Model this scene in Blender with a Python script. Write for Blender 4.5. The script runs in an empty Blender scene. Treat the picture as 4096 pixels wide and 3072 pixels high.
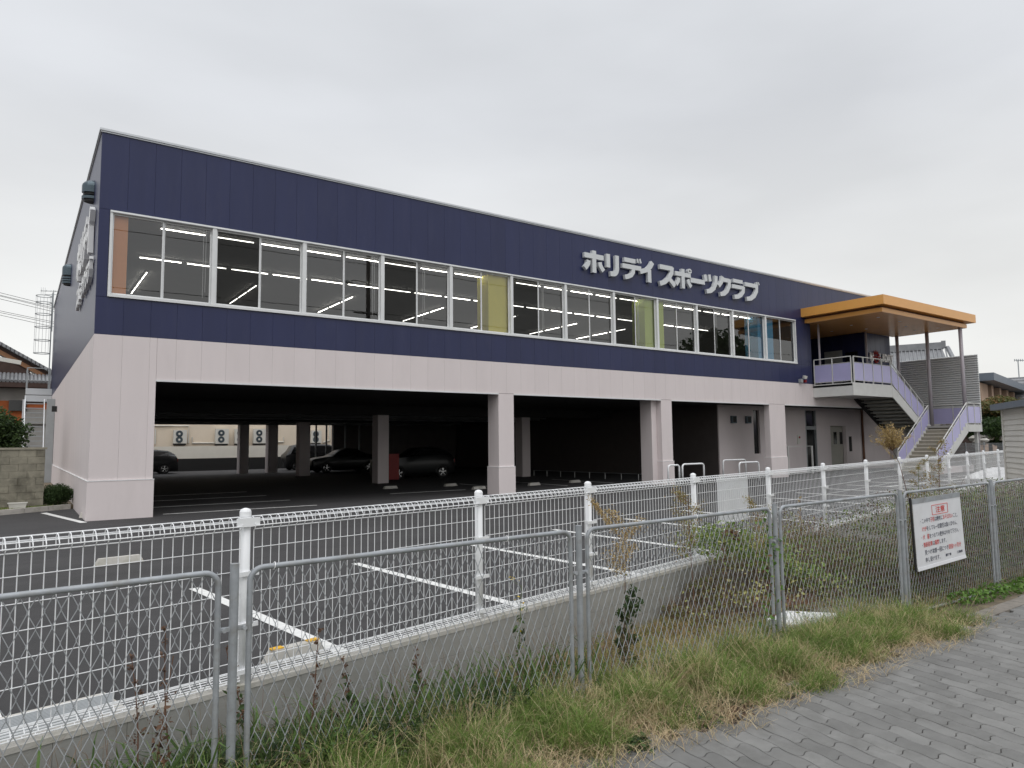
import bpy, math, random
import numpy as np
from mathutils import Vector, Matrix

random.seed(7)
rng = np.random.default_rng(7)
S = bpy.context.scene
COL = S.collection
PI = math.pi

# ------------------------------------------------------------------ camera
CAM = np.array([-1.4002, -19.1679, 1.7186])
yaw, pitch, roll = math.radians(35.398), math.radians(4.8247), math.radians(-0.6126)
fw = np.array([math.sin(yaw)*math.cos(pitch), math.cos(yaw)*math.cos(pitch), math.sin(pitch)])
rt = np.array([math.cos(yaw), -math.sin(yaw), 0.0])
up = np.cross(rt, fw)
r_ = math.cos(roll)*rt + math.sin(roll)*up
u_ = -math.sin(roll)*rt + math.cos(roll)*up
cd = bpy.data.cameras.new('camera')
cam = bpy.data.objects.new('camera', cd)
COL.objects.link(cam)
M = Matrix(((r_[0], u_[0], -fw[0], CAM[0]), (r_[1], u_[1], -fw[1], CAM[1]), (r_[2], u_[2], -fw[2], CAM[2]), (0, 0, 0, 1)))
cam.matrix_world = M
cd.sensor_width = 36.0
cd.lens = 24.456
cd.clip_start = 0.05
cd.clip_end = 2000
S.camera = cam

# ------------------------------------------------------------------ sky, sun, exposure
SUN_EL, SUN_AZ = math.radians(58), math.radians(205)      # azimuth measured from +Y towards +X
w = bpy.data.worlds.new('World')
S.world = w
w.use_nodes = True
nt = w.node_tree
nt.nodes.clear()
wo = nt.nodes.new('ShaderNodeOutputWorld')
bg = nt.nodes.new('ShaderNodeBackground')
sky = nt.nodes.new('ShaderNodeTexSky')
sky.sky_type = 'NISHITA'
sky.sun_disc = False
sky.sun_elevation = SUN_EL
sky.sun_rotation = SUN_AZ
sky.dust_density = 3.0
tc = nt.nodes.new('ShaderNodeTexCoord')
sep = nt.nodes.new('ShaderNodeSeparateXYZ')
nt.links.new(tc.outputs['Generated'], sep.inputs[0])
# overcast deck: cloud grey by elevation, broken by soft stretched noise
ramp = nt.nodes.new('ShaderNodeValToRGB')
e = ramp.color_ramp.elements
e[0].position = 0.0; e[0].color = (8.7, 8.65, 8.35, 1)
e[1].position = 1.0; e[1].color = (13.5, 13.8, 14.2, 1)
m3_ = e.new(0.6); m3_.color = (6.9, 7.1, 7.4, 1)
m1 = e.new(0.2); m1.color = (7.7, 7.72, 7.6, 1)
m2 = e.new(0.42); m2.color = (6.45, 6.6, 6.85, 1)
nt.links.new(sep.outputs['Z'], ramp.inputs[0])
mp = nt.nodes.new('ShaderNodeMapping')
mp.inputs['Scale'].default_value = (1.0, 1.3, 3.6)
mp.inputs['Rotation'].default_value = (0.12, 0.25, 0.4)
nt.links.new(tc.outputs['Generated'], mp.inputs[0])
nz = nt.nodes.new('ShaderNodeTexNoise')
nz.inputs['Scale'].default_value = 1.7
nz.inputs['Detail'].default_value = 5
nz.inputs['Roughness'].default_value = 0.45
nt.links.new(mp.outputs[0], nz.inputs['Vector'])
mr = nt.nodes.new('ShaderNodeMapRange')
mr.inputs['From Min'].default_value = 0.3
mr.inputs['From Max'].default_value = 0.7
mr.inputs['To Min'].default_value = 0.89
mr.inputs['To Max'].default_value = 1.08
nt.links.new(nz.outputs['Fac'], mr.inputs['Value'])
mul = nt.nodes.new('ShaderNodeVectorMath'); mul.operation = 'SCALE'
nt.links.new(ramp.outputs[0], mul.inputs[0])
nt.links.new(mr.outputs[0], mul.inputs['Scale'])
mix = nt.nodes.new('ShaderNodeMixRGB')
mix.inputs[0].default_value = 0.93
nt.links.new(sky.outputs[0], mix.inputs[1])
nt.links.new(mul.outputs[0], mix.inputs[2])
nt.links.new(mix.outputs[0], bg.inputs['Color'])
bg.inputs['Strength'].default_value = 0.1
nt.links.new(bg.outputs[0], wo.inputs[0])

sd = bpy.data.lights.new('sun', 'SUN')
sd.energy = 0.85
sd.angle = math.radians(50)
sd.color = (1.0, 0.985, 0.96)
sun = bpy.data.objects.new('sun', sd)
COL.objects.link(sun)
sdir = Vector((math.sin(SUN_AZ)*math.cos(SUN_EL), math.cos(SUN_AZ)*math.cos(SUN_EL), math.sin(SUN_EL)))
sun.rotation_euler = sdir.to_track_quat('Z', 'Y').to_euler()
sun.location = (0, -30, 40)

S.view_settings.view_transform = 'Standard'
S.view_settings.look = 'None'
S.view_settings.exposure = 0.24
S.view_settings.gamma = 1.0
S.view_settings.use_curve_mapping = False
S.render.engine = 'CYCLES'
S.cycles.max_bounces = 6
S.cycles.diffuse_bounces = 3
S.cycles.glossy_bounces = 3
S.cycles.transparent_max_bounces = 10
S.cycles.transmission_bounces = 4
S.cycles.caustics_reflective = False
S.cycles.caustics_refractive = False
try:
    S.cycles.use_denoising = True
except Exception:
    pass

# ------------------------------------------------------------------ materials
def _n(t, k): return t.nodes.new(k)

def mat(name, col, rough=0.7, metal=0.0, var=0.12, scale=3.0, bump=0.0, bscale=60.0, rnd=0.0, isl=None,
        spec=0.5, stain=None, stain_scale=0.6, stain_amt=0.5, coat=0.0, stretch=(1, 1, 1)):
    m = bpy.data.materials.new(name)
    m.use_nodes = True
    t = m.node_tree
    b = t.nodes['Principled BSDF']
    b.inputs['Roughness'].default_value = rough
    b.inputs['Metallic'].default_value = metal
    b.inputs['Specular IOR Level'].default_value = spec
    b.inputs['Coat Weight'].default_value = coat
    tc = _n(t, 'ShaderNodeTexCoord')
    geo = _n(t, 'ShaderNodeNewGeometry')
    mp = _n(t, 'ShaderNodeMapping')
    mp.inputs['Scale'].default_value = stretch
    t.links.new(geo.outputs['Position'], mp.inputs[0])
    if isl:
        r = _n(t, 'ShaderNodeValToRGB')
        r.color_ramp.elements[0].color = (*isl[0], 1)
        r.color_ramp.elements[1].color = (*isl[-1], 1)
        for i, c in enumerate(isl[1:-1]):
            q = r.color_ramp.elements.new((i+1)/(len(isl)-1)); q.color = (*c, 1)
        t.links.new(geo.outputs['Random Per Island'], r.inputs[0])
        cur = r.outputs[0]
    else:
        rgb = _n(t, 'ShaderNodeRGB'); rgb.outputs[0].default_value = (*col, 1)
        cur = rgb.outputs[0]
    nz = _n(t, 'ShaderNodeTexNoise')
    nz.inputs['Scale'].default_value = scale
    nz.inputs['Detail'].default_value = 6
    nz.inputs['Roughness'].default_value = 0.6
    t.links.new(mp.outputs[0], nz.inputs['Vector'])
    mr = _n(t, 'ShaderNodeMapRange')
    mr.inputs['From Min'].default_value = 0.25; mr.inputs['From Max'].default_value = 0.75
    mr.inputs['To Min'].default_value = 1-var; mr.inputs['To Max'].default_value = 1+var
    t.links.new(nz.outputs['Fac'], mr.inputs['Value'])
    vm = _n(t, 'ShaderNodeVectorMath'); vm.operation = 'SCALE'
    t.links.new(cur, vm.inputs[0]); t.links.new(mr.outputs[0], vm.inputs['Scale'])
    cur = vm.outputs[0]
    if rnd:
        oi = _n(t, 'ShaderNodeObjectInfo')
        m2 = _n(t, 'ShaderNodeMapRange')
        m2.inputs['To Min'].default_value = 1-rnd; m2.inputs['To Max'].default_value = 1+rnd
        t.links.new(oi.outputs['Random'], m2.inputs['Value'])
        v2 = _n(t, 'ShaderNodeVectorMath'); v2.operation = 'SCALE'
        t.links.new(cur, v2.inputs[0]); t.links.new(m2.outputs[0], v2.inputs['Scale'])
        cur = v2.outputs[0]
    if stain:
        n2 = _n(t, 'ShaderNodeTexNoise')
        n2.inputs['Scale'].default_value = stain_scale
        n2.inputs['Detail'].default_value = 8
        n2.inputs['Roughness'].default_value = 0.7
        t.links.new(mp.outputs[0], n2.inputs['Vector'])
        m3 = _n(t, 'ShaderNodeMapRange')
        m3.inputs['From Min'].default_value = 0.5; m3.inputs['From Max'].default_value = 0.68
        m3.inputs['To Min'].default_value = 0.0; m3.inputs['To Max'].default_value = stain_amt
        t.links.new(n2.outputs['Fac'], m3.inputs['Value'])
        mx = _n(t, 'ShaderNodeMixRGB')
        mx.inputs[2].default_value = (*stain, 1)
        t.links.new(m3.outputs[0], mx.inputs[0]); t.links.new(cur, mx.inputs[1])
        cur = mx.outputs[0]
    t.links.new(cur, b.inputs['Base Color'])
    if bump:
        n3 = _n(t, 'ShaderNodeTexNoise')
        n3.inputs['Scale'].default_value = bscale
        n3.inputs['Detail'].default_value = 4
        t.links.new(mp.outputs[0], n3.inputs['Vector'])
        bp = _n(t, 'ShaderNodeBump')
        bp.inputs['Strength'].default_value = bump
        bp.inputs['Distance'].default_value = 0.01
        t.links.new(n3.outputs['Fac'], bp.inputs['Height'])
        t.links.new(bp.outputs[0], b.inputs['Normal'])
    return m

def leafmat(name, cols, rough=0.6, trans=0.25, patch=0):
    m = mat(name, cols[0], rough, var=0.25, scale=6, isl=cols, spec=0.3)
    t = m.node_tree
    b = t.nodes['Principled BSDF']
    out = t.nodes['Material Output']
    tr = _n(t, 'ShaderNodeBsdfTranslucent')
    mx = _n(t, 'ShaderNodeMixShader'); mx.inputs[0].default_value = trans
    src = b.inputs['Base Color'].links[0].from_socket
    ramp_ = [q for q in t.nodes if q.bl_idname == 'ShaderNodeValToRGB'][0]
    geo_ = [q for q in t.nodes if q.bl_idname == 'ShaderNodeNewGeometry'][0]
    pz = _n(t, 'ShaderNodeTexNoise'); pz.inputs['Scale'].default_value = 3.1; pz.inputs['Detail'].default_value = 3
    t.links.new(geo_.outputs['Position'], pz.inputs['Vector'])
    pm = _n(t, 'ShaderNodeMath'); pm.operation = 'MULTIPLY_ADD'; pm.inputs[1].default_value = 2.2; pm.inputs[2].default_value = -.85
    t.links.new(pz.outputs['Fac'], pm.inputs[0])
    pa = _n(t, 'ShaderNodeMath'); pa.operation = 'MULTIPLY_ADD'; pa.inputs[1].default_value = .62
    t.links.new(geo_.outputs['Random Per Island'], pa.inputs[0]); t.links.new(pm.outputs[0], pa.inputs[2])
    pf = _n(t, 'ShaderNodeMath'); pf.operation = 'FRACT' if patch == 2 else 'ADD'; pf.inputs[1].default_value = 0
    t.links.new(pa.outputs[0], pf.inputs[0])
    if patch: t.links.new(pf.outputs[0], ramp_.inputs[0])
    t.links.new(src, tr.inputs['Color'])
    t.links.new(b.outputs[0], mx.inputs[1]); t.links.new(tr.outputs[0], mx.inputs[2])
    t.links.new(mx.outputs[0], out.inputs[0])
    return m

def glassmat(name, tint=(0.82, 0.84, 0.82), boost=1.0, base=0.05, rough=0.0, wav=0.0):
    m = bpy.data.materials.new(name); m.use_nodes = True
    t = m.node_tree; t.nodes.clear()
    out = _n(t, 'ShaderNodeOutputMaterial')
    tr = _n(t, 'ShaderNodeBsdfTransparent'); tr.inputs[0].default_value = (*tint, 1)
    gl = _n(t, 'ShaderNodeBsdfGlossy'); gl.inputs['Roughness'].default_value = rough
    fr = _n(t, 'ShaderNodeFresnel'); fr.inputs['IOR'].default_value = 1.52
    ma = _n(t, 'ShaderNodeMath'); ma.operation = 'MULTIPLY_ADD'
    ma.inputs[1].default_value = boost; ma.inputs[2].default_value = base
    ma.use_clamp = True
    t.links.new(fr.outputs[0], ma.inputs[0])
    mx = _n(t, 'ShaderNodeMixShader')
    t.links.new(ma.outputs[0], mx.inputs[0])
    t.links.new(tr.outputs[0], mx.inputs[1]); t.links.new(gl.outputs[0], mx.inputs[2])
    t.links.new(mx.outputs[0], out.inputs[0])
    if wav:
        geo = _n(t, 'ShaderNodeNewGeometry')
        nz = _n(t, 'ShaderNodeTexNoise'); nz.inputs['Scale'].default_value = 0.9
        t.links.new(geo.outputs['Position'], nz.inputs['Vector'])
        bp = _n(t, 'ShaderNodeBump'); bp.inputs['Strength'].default_value = wav; bp.inputs['Distance'].default_value = 0.02
        t.links.new(nz.outputs['Fac'], bp.inputs['Height']); t.links.new(bp.outputs[0], gl.inputs['Normal'])
    return m

def emitmat(name, col, s):
    m = bpy.data.materials.new(name); m.use_nodes = True
    b = m.node_tree.nodes['Principled BSDF']
    b.inputs['Base Color'].default_value = (*col, 1)
    b.inputs['Emission Color'].default_value = (*col, 1)
    b.inputs['Emission Strength'].default_value = s
    return m

MT = {}
MT['navy'] = mat('navy_panel', (0.020, 0.026, 0.082), 0.36, spec=0.42, var=0.10, scale=2.0, rnd=0.05, bump=0.03, bscale=120, stretch=(1, 1, 0.18), stain=(0.035, 0.04, 0.095), stain_scale=2.4, stain_amt=.45)
MT['navy_back'] = mat('navy_joint', (0.018, 0.023, 0.075), 0.4)
MT['pink'] = mat('pink_panel', (0.72, 0.65, 0.645), 0.6, var=0.03, scale=1.6, rnd=0.015, bump=0.1, bscale=150, stretch=(1, 1, 0.25), stain=(0.60, 0.54, 0.53), stain_scale=1.8, stain_amt=.22)
MT['pink_back'] = mat('pink_joint', (0.62, 0.52, 0.51), 0.8)
MT['alu'] = mat('white_aluminium', (0.74, 0.75, 0.75), 0.38, metal=0.0, var=0.05, scale=4)
MT['coping'] = mat('coping_metal', (0.62, 0.64, 0.66), 0.35, metal=0.3, var=0.06, scale=1)
MT['glass'] = glassmat('window_glass', (0.985, 0.99, 0.98), 0.8, 0.095, wav=0.02)
MT['screen'] = mat('insect_screen', (0.02, 0.02, 0.018), 0.9)
MT['asphalt'] = mat('asphalt', (0.050, 0.048, 0.049), 0.85, var=0.24, scale=1.1, bump=0.9, bscale=180, stain=(0.030, 0.029, 0.030), stain_scale=0.7, stain_amt=.6, stretch=(.5, 1.6, 1))
MT['line'] = mat('road_paint', (0.74, 0.74, 0.72), 0.7, var=0.12, scale=12, bump=0.3, stain=(0.4, 0.4, 0.39), stain_scale=9, stain_amt=0.35)
MT['conc'] = mat('concrete', (0.33, 0.325, 0.305), 0.85, var=0.08, scale=3, bump=0.2, bscale=70, stain=(0.22, 0.215, 0.185), stain_scale=1.9, stain_amt=.6, rnd=0.03)
MT['conc_lt'] = mat('pale_concrete', (0.52, 0.50, 0.46), 0.85, var=0.15, scale=4, bump=0.3, stain=(0.27, 0.26, 0.19), stain_scale=3.1, stain_amt=.65, rnd=0.04)
MT['oldblock'] = mat('old_mossy_block', (0.25, 0.235, 0.185), 0.95, var=0.35, scale=3.5, bump=0.7, bscale=40, stain=(0.085, 0.08, 0.06), stain_scale=1.4, stain_amt=0.85, rnd=0.12)
MT['paver'] = mat('paver', (0.182, 0.180, 0.173), 0.88, var=0.14, scale=7, bump=0.45, bscale=200, rnd=0.17, stain=(0.10, 0.098, 0.09), stain_scale=3.2, stain_amt=0.5)
MT['paver_isl'] = mat('paver_far', (0.3, 0.3, 0.29), 0.88, var=0.13, scale=5, bump=0.4, isl=[(0.15, 0.148, 0.142), (0.21, 0.208, 0.20)])
MT['joint'] = mat('joint_sand', (0.055, 0.043, 0.038), 0.95, var=0.3, scale=20)
MT['white'] = mat('white_fence_paint', (0.85, 0.86, 0.87), 0.35, var=0.05, scale=6)
MT['kerbc'] = mat('dirty_kerb', (0.21, 0.19, 0.165), 0.95, var=.25, scale=7, bump=.4, stain=(.12, .10, .08), stain_scale=3)
MT['galv'] = mat('galvanised_steel', (0.33, 0.35, 0.37), 0.55, metal=0.25, var=0.2, scale=9, stain=(0.22, 0.20, 0.16), stain_scale=6, stain_amt=0.55, bump=0.15)
MT['galvwire'] = mat('galvanised_wire', (0.34, 0.355, 0.37), 0.5, metal=0.1, var=0.25, scale=5)
MT['orange_metal'] = mat('orange_canopy', (0.76, 0.37, 0.09), 0.3, var=0.04, scale=1.5)
MT['soffit'] = mat('orange_soffit', (0.80, 0.42, 0.16), 0.25, var=0.06, scale=2)
MT['steel_white'] = mat('painted_steel', (0.62, 0.62, 0.60), 0.5, var=0.06, scale=3)
MT['lav'] = glassmat('lavender_panel', (0.40, 0.38, 0.62), 0.3, 0.0)
MT['lavp'] = mat('lavender_sheet', (0.44, 0.42, 0.66), 0.3, var=0.04, scale=2)
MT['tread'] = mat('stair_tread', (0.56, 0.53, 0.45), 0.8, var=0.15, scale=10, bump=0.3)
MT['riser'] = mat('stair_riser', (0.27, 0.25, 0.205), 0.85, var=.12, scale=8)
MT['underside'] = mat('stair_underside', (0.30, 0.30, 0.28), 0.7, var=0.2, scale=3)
MT['corr'] = mat('corrugated_screen', (0.62, 0.63, 0.63), 0.45, metal=0.05, var=0.06, scale=2)
MT['column'] = mat('canopy_column', (0.36, 0.33, 0.36), 0.35, var=0.05)
MT['dark'] = mat('dark_void', (0.012, 0.012, 0.012), 0.8)
MT['darkglass'] = mat('dark_glass', (0.012, 0.013, 0.014), 0.12, var=0.1, spec=0.6)
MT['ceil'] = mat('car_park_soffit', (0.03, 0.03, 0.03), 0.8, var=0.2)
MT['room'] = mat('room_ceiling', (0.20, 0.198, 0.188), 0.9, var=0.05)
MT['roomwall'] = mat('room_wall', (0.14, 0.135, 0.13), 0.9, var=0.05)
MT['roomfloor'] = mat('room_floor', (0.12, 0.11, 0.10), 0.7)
MT['tube'] = emitmat('fluorescent_tube', (1.0, 0.97, 0.9), 9.0)
MT['orange'] = mat('orange_paint', (0.98, 0.40, 0.16), 0.6, var=0.04)
MT['yellow'] = mat('yellow_paint', (0.96, 0.84, 0.12), 0.6, var=0.04)
MT['lime'] = mat('lime_paint', (0.62, 0.76, 0.14), 0.6, var=0.04)
MT['blue'] = mat('blue_paint', (0.10, 0.40, 0.66), 0.6, var=0.04)
MT['letter'] = mat('sign_letter_grey', (0.64, 0.66, 0.67), 0.4, var=0.03)
MT['letter_side'] = mat('sign_letter_white', (0.86, 0.86, 0.86), 0.4, var=0.03)
MT['hood'] = mat('vent_hood_steel', (0.09, 0.12, 0.14), 0.3, metal=0.6, var=0.1)
MT['red'] = mat('red_paint', (0.30, 0.02, 0.018), 0.5, var=0.1)
MT['redprint'] = mat('red_print', (0.62, 0.05, 0.04), 0.6, var=0.15, scale=30)
MT['inkprint'] = mat('ink_print', (0.05, 0.055, 0.09), 0.6, var=0.2, scale=30)
MT['board'] = mat('sign_board_white', (0.70, 0.71, 0.73), 0.45, var=0.05, scale=5, stain=(0.5, 0.5, 0.48), stain_scale=4, stain_amt=0.25)
MT['blackmetal'] = mat('black_metal', (0.015, 0.015, 0.015), 0.6)
MT['tile'] = mat('grey_roof_tile', (0.23, 0.235, 0.245), 0.55, var=0.2, scale=2, rnd=0.08)
MT['wood'] = mat('brown_wood', (0.30, 0.15, 0.075), 0.7, var=0.2, scale=4)
MT['darkwood'] = mat('dark_wood', (0.06, 0.035, 0.028), 0.8, var=0.25, scale=4)
MT['orangewall'] = mat('orange_wall', (0.42, 0.11, 0.03), 0.8, var=0.2, scale=2)
MT['plaster'] = mat('grey_plaster', (0.34, 0.33, 0.31), 0.9, var=0.12, scale=2)
MT['beige'] = mat('beige_render', (0.76, 0.66, 0.53), 0.9, var=0.05, scale=1)
MT['cream'] = mat('cream_wall', (0.82, 0.79, 0.70), 0.9, var=0.06, scale=1)
MT['tan'] = mat('tan_wall', (0.55, 0.39, 0.29), 0.9, var=0.08, scale=1)
MT['acwhite'] = mat('ac_casing', (0.66, 0.65, 0.60), 0.5, var=0.04)
MT['carpaint'] = mat('dark_car_paint', (0.008, 0.009, 0.010), 0.4, var=0.1, coat=0.12)
MT['tyre'] = mat('tyre_rubber', (0.015, 0.015, 0.015), 0.85)
MT['rim'] = mat('alloy_rim', (0.6, 0.6, 0.6), 0.25, metal=0.8, var=0.05)
MT['taillight'] = mat('tail_light', (0.35, 0.02, 0.015), 0.2)
MT['greymetal'] = mat('grey_sheet_metal', (0.36, 0.38, 0.39), 0.5, metal=0.2, var=0.1)
MT['siding'] = mat('shed_siding', (0.72, 0.70, 0.65), 0.7, var=0.06, scale=2, rnd=0.02)
MT['bluegrey'] = mat('blue_grey_roof', (0.17, 0.20, 0.24), 0.5, var=0.1)
MT['soil'] = mat('soil', (0.155, 0.125, 0.085), 0.95, var=0.4, scale=6, bump=1.0, bscale=30, stain=(0.24, 0.19, 0.12), stain_scale=3)
MT['farground'] = mat('far_ground', (0.12, 0.115, 0.10), 0.95, var=0.2, scale=0.4)
MT['sheet'] = mat('white_plastic_sheet', (0.80, 0.80, 0.80), 0.5, var=0.05, bump=0.6, bscale=15)
MT['terracotta'] = mat('terracotta_board', (0.45, 0.23, 0.14), 0.85, var=0.15)
MT['yellowtag'] = mat('yellow_reflector', (0.80, 0.45, 0.03), 0.4)
MT['pole'] = mat('utility_pole_concrete', (0.10, 0.09, 0.085), 0.8)
MT['bark'] = mat('bark', (0.09, 0.07, 0.05), 0.9, var=0.3, scale=8)
MT['grass'] = leafmat('green_grass', [(0.54, 0.45, 0.25), (0.33, 0.33, 0.13), (0.13, 0.20, 0.045), (0.21, 0.31, 0.07), (0.11, 0.20, 0.035), (0.24, 0.29, 0.09), (0.50, 0.42, 0.23)], patch=1)
MT['drygrass'] = leafmat('dry_grass', [(0.52, 0.40, 0.23), (0.42, 0.28, 0.15), (0.34, 0.27, 0.12), (0.18, 0.23, 0.07), (0.40, 0.33, 0.15), (0.46, 0.30, 0.17)], patch=1)
MT['straw'] = leafmat('straw', [(0.62, 0.52, 0.34), (0.50, 0.40, 0.23), (0.52, 0.38, 0.25)])
MT['leaf'] = leafmat('dark_leaves', [(0.03, 0.055, 0.02), (0.05, 0.09, 0.03), (0.08, 0.13, 0.04), (0.02, 0.035, 0.015)])
MT['leaf2'] = leafmat('bright_leaves', [(0.10, 0.20, 0.04), (0.16, 0.28, 0.06), (0.07, 0.15, 0.03)])
MT['creeper'] = leafmat('creeper_leaves', [(0.04, 0.07, 0.02), (0.08, 0.14, 0.035), (0.12, 0.20, 0.05), (0.05, 0.09, 0.03)])
MT['vine'] = leafmat('vine_leaves', [(0.17, 0.22, 0.06), (0.26, 0.31, 0.09), (0.12, 0.17, 0.045), (0.38, 0.35, 0.13), (0.20, 0.24, 0.08), (0.29, 0.19, 0.12), (0.20, 0.11, 0.09), (0.12, 0.06, 0.05)], patch=1)
MT['creeper2'] = leafmat('bramble_leaves', [(0.10, 0.17, 0.04), (0.18, 0.27, 0.07), (0.26, 0.33, 0.09), (0.13, 0.20, 0.05), (0.38, 0.36, 0.14)])
MT['vinedark'] = leafmat('dark_vine_leaves', [(0.10, 0.16, 0.045), (0.19, 0.28, 0.07), (0.07, 0.11, 0.03), (0.26, 0.29, 0.09), (0.08, 0.12, 0.04), (0.18, 0.10, 0.07), (0.06, 0.035, 0.03)], patch=1)
MT['twig'] = leafmat('brown_twigs', [(0.20, 0.12, 0.09), (0.28, 0.20, 0.13), (0.12, 0.07, 0.06), (0.33, 0.25, 0.16)])
MT['golden'] = leafmat('goldenrod_seed', [(0.50, 0.36, 0.17), (0.40, 0.31, 0.13), (0.56, 0.40, 0.20)])
MT['olive'] = leafmat('olive_flower', [(0.32, 0.25, 0.09), (0.24, 0.23, 0.08), (0.40, 0.24, 0.14)])
MT['deadleaf'] = leafmat('dead_leaf', [(0.10, 0.06, 0.04), (0.22, 0.12, 0.07), (0.05, 0.035, 0.03)])
MT['brownstem'] = mat('brown_stem', (0.16, 0.08, 0.05), 0.8, var=0.2)
MT['greenstem'] = mat('green_stem', (0.12, 0.16, 0.05), 0.7, var=0.2)
MT['flower'] = leafmat('yellow_flower', [(0.80, 0.50, 0.03), (0.75, 0.58, 0.06)])
MT['autumn'] = leafmat('autumn_leaves', [(0.16, 0.17, 0.06), (0.09, 0.11, 0.04), (0.30, 0.15, 0.06)])

# ------------------------------------------------------------------ mesh helpers
class MB:
    def __init__(s): s.v = []; s.f = []
    def add(s, vs, fs):
        o = len(s.v); s.v.extend([tuple(map(float, p)) for p in vs]); s.f.extend([tuple(i+o for i in q) for q in fs]); return s
    def box(s, x0, x1, y0, y1, z0, z1):
        return s.add([(x0,y0,z0),(x1,y0,z0),(x1,y1,z0),(x0,y1,z0),(x0,y0,z1),(x1,y0,z1),(x1,y1,z1),(x0,y1,z1)],
                     [(0,3,2,1),(4,5,6,7),(0,1,5,4),(1,2,6,5),(2,3,7,6),(3,0,4,7)])
    def obox(s, c, ax, ay, az):
        c, ax, ay, az = map(np.array, (c, ax, ay, az))
        p = [c+i*ax+j*ay+k*az for k in (-1, 1) for (i, j) in ((-1,-1),(1,-1),(1,1),(-1,1))]
        return s.add(p, [(0,3,2,1),(4,5,6,7),(0,1,5,4),(1,2,6,5),(2,3,7,6),(3,0,4,7)])
    def quad(s, a, b, c, d): return s.add([a, b, c, d], [(0,1,2,3)])
    def prism(s, poly, vec):
        n = len(poly); vec = np.array(vec, float); a = [np.array(p, float) for p in poly]
        return s.add(a+[p+vec for p in a], [tuple(range(n))[::-1], tuple(range(n, 2*n))]+[(i, (i+1) % n, (i+1) % n+n, i+n) for i in range(n)])
    def tube(s, pts, r, n=6, closed=False, cap=True):
        pts = [np.array(p, float) for p in pts]; m = len(pts)
        rs = r if hasattr(r, '__len__') else [r]*m
        vs = []; fs = []; prev = None
        for i, p in enumerate(pts):
            if closed: d = pts[(i+1) % m]-pts[i-1]
            else: d = pts[min(i+1, m-1)]-pts[max(i-1, 0)]
            L = np.linalg.norm(d); d = d/L if L > 1e-9 else np.array([0, 0, 1.])
            ref = prev if prev is not None else (np.array([0, 0, 1.]) if abs(d[2]) < .9 else np.array([1., 0, 0]))
            a = ref-d*np.dot(ref, d); a /= max(np.linalg.norm(a), 1e-9); prev = a; b = np.cross(d, a)
            for k in range(n):
                t = 2*PI*k/n+PI/n
                vs.append(p+rs[i]*(math.cos(t)*a+math.sin(t)*b))
        for i in range(m if closed else m-1):
            j = (i+1) % m
            for k in range(n):
                q = (k+1) % n
                fs.append((i*n+k, i*n+q, j*n+q, j*n+k))
        if cap and not closed:
            fs.append(tuple(range(n))[::-1]); fs.append(tuple((m-1)*n+k for k in range(n)))
        return s.add(vs, fs)
    def cyl(s, c, r, z0, z1, n=16, r2=None):
        return s.tube([(c[0], c[1], z0), (c[0], c[1], z1)], [r, r if r2 is None else r2], n)
    def mesh(s, name, off=(0, 0, 0)):
        me = bpy.data.meshes.new(name)
        v = np.array(s.v, float)-np.array(off, float) if s.v else np.zeros((0, 3))
        me.from_pydata(v.tolist(), [], s.f); me.update(); return me
    def build(s, name, m, parent=None, smooth=False, **kw):
        off = root_loc(parent)
        me = s.mesh(name, off)
        if m is not None: me.materials.append(MT[m] if isinstance(m, str) else m)
        if smooth: me.polygons.foreach_set('use_smooth', [True]*len(me.polygons))
        o = bpy.data.objects.new(name, me); COL.objects.link(o)
        if parent is not None: o.parent = parent
        for k, x in kw.items(): o[k] = x
        return o

def root_loc(o):
    l = np.zeros(3)
    while o is not None:
        l = l+np.array(o.location); o = o.parent
    return l

def thing(name, label, cat, loc=(0, 0, 0), group=None):
    o = bpy.data.objects.new(name, None); COL.objects.link(o); o.location = loc
    o.empty_display_size = 0.2
    o['label'] = label; o['category'] = cat
    if group: o['group'] = group
    return o

def tag(o, label, cat, group=None, kind=None):
    o['label'] = label; o['category'] = cat
    if group: o['group'] = group
    if kind: o['kind'] = kind
    return o

def structure(o, label=None):
    o['kind'] = 'structure'
    if label: o['label'] = label
    return o

def copy_tree(o, parent=None):
    c = o.copy(); COL.objects.link(c); c.parent = parent
    for ch in list(o.children): copy_tree(ch, c)
    return c

def inst(me, name, loc, parent, rot=(0, 0, 0), scale=(1, 1, 1)):
    o = bpy.data.objects.new(name, me); COL.objects.link(o)
    if parent is not None:
        o.parent = parent; loc = np.array(loc, float)-root_loc(parent)
    o.location = tuple(loc); o.rotation_euler = rot; o.scale = scale
    return o

_pc = {}
def panel_mesh(w, h, t, m, ch=0.002):
    """panel standing in the local XZ plane, front face towards -Y, chamfered front edge, origin bottom left at the back"""
    k = (round(w, 4), round(h, 4), round(t, 4), m)
    if k not in _pc:
        b = MB()
        vs = [(0,0,0),(w,0,0),(w,0,h),(0,0,h),
              (0,-t+ch,0),(w,-t+ch,0),(w,-t+ch,h),(0,-t+ch,h),
              (ch,-t,ch),(w-ch,-t,ch),(w-ch,-t,h-ch),(ch,-t,h-ch)]
        b.add(vs, [(0,3,2,1),(0,1,5,4),(1,2,6,5),(2,3,7,6),(3,0,4,7),(4,5,9,8),(5,6,10,9),(6,7,11,10),(7,4,8,11),(8,9,10,11)])
        me = b.mesh('wall_panel'); me.materials.append(MT[m]); _pc[k] = me
    return _pc[k]

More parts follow.
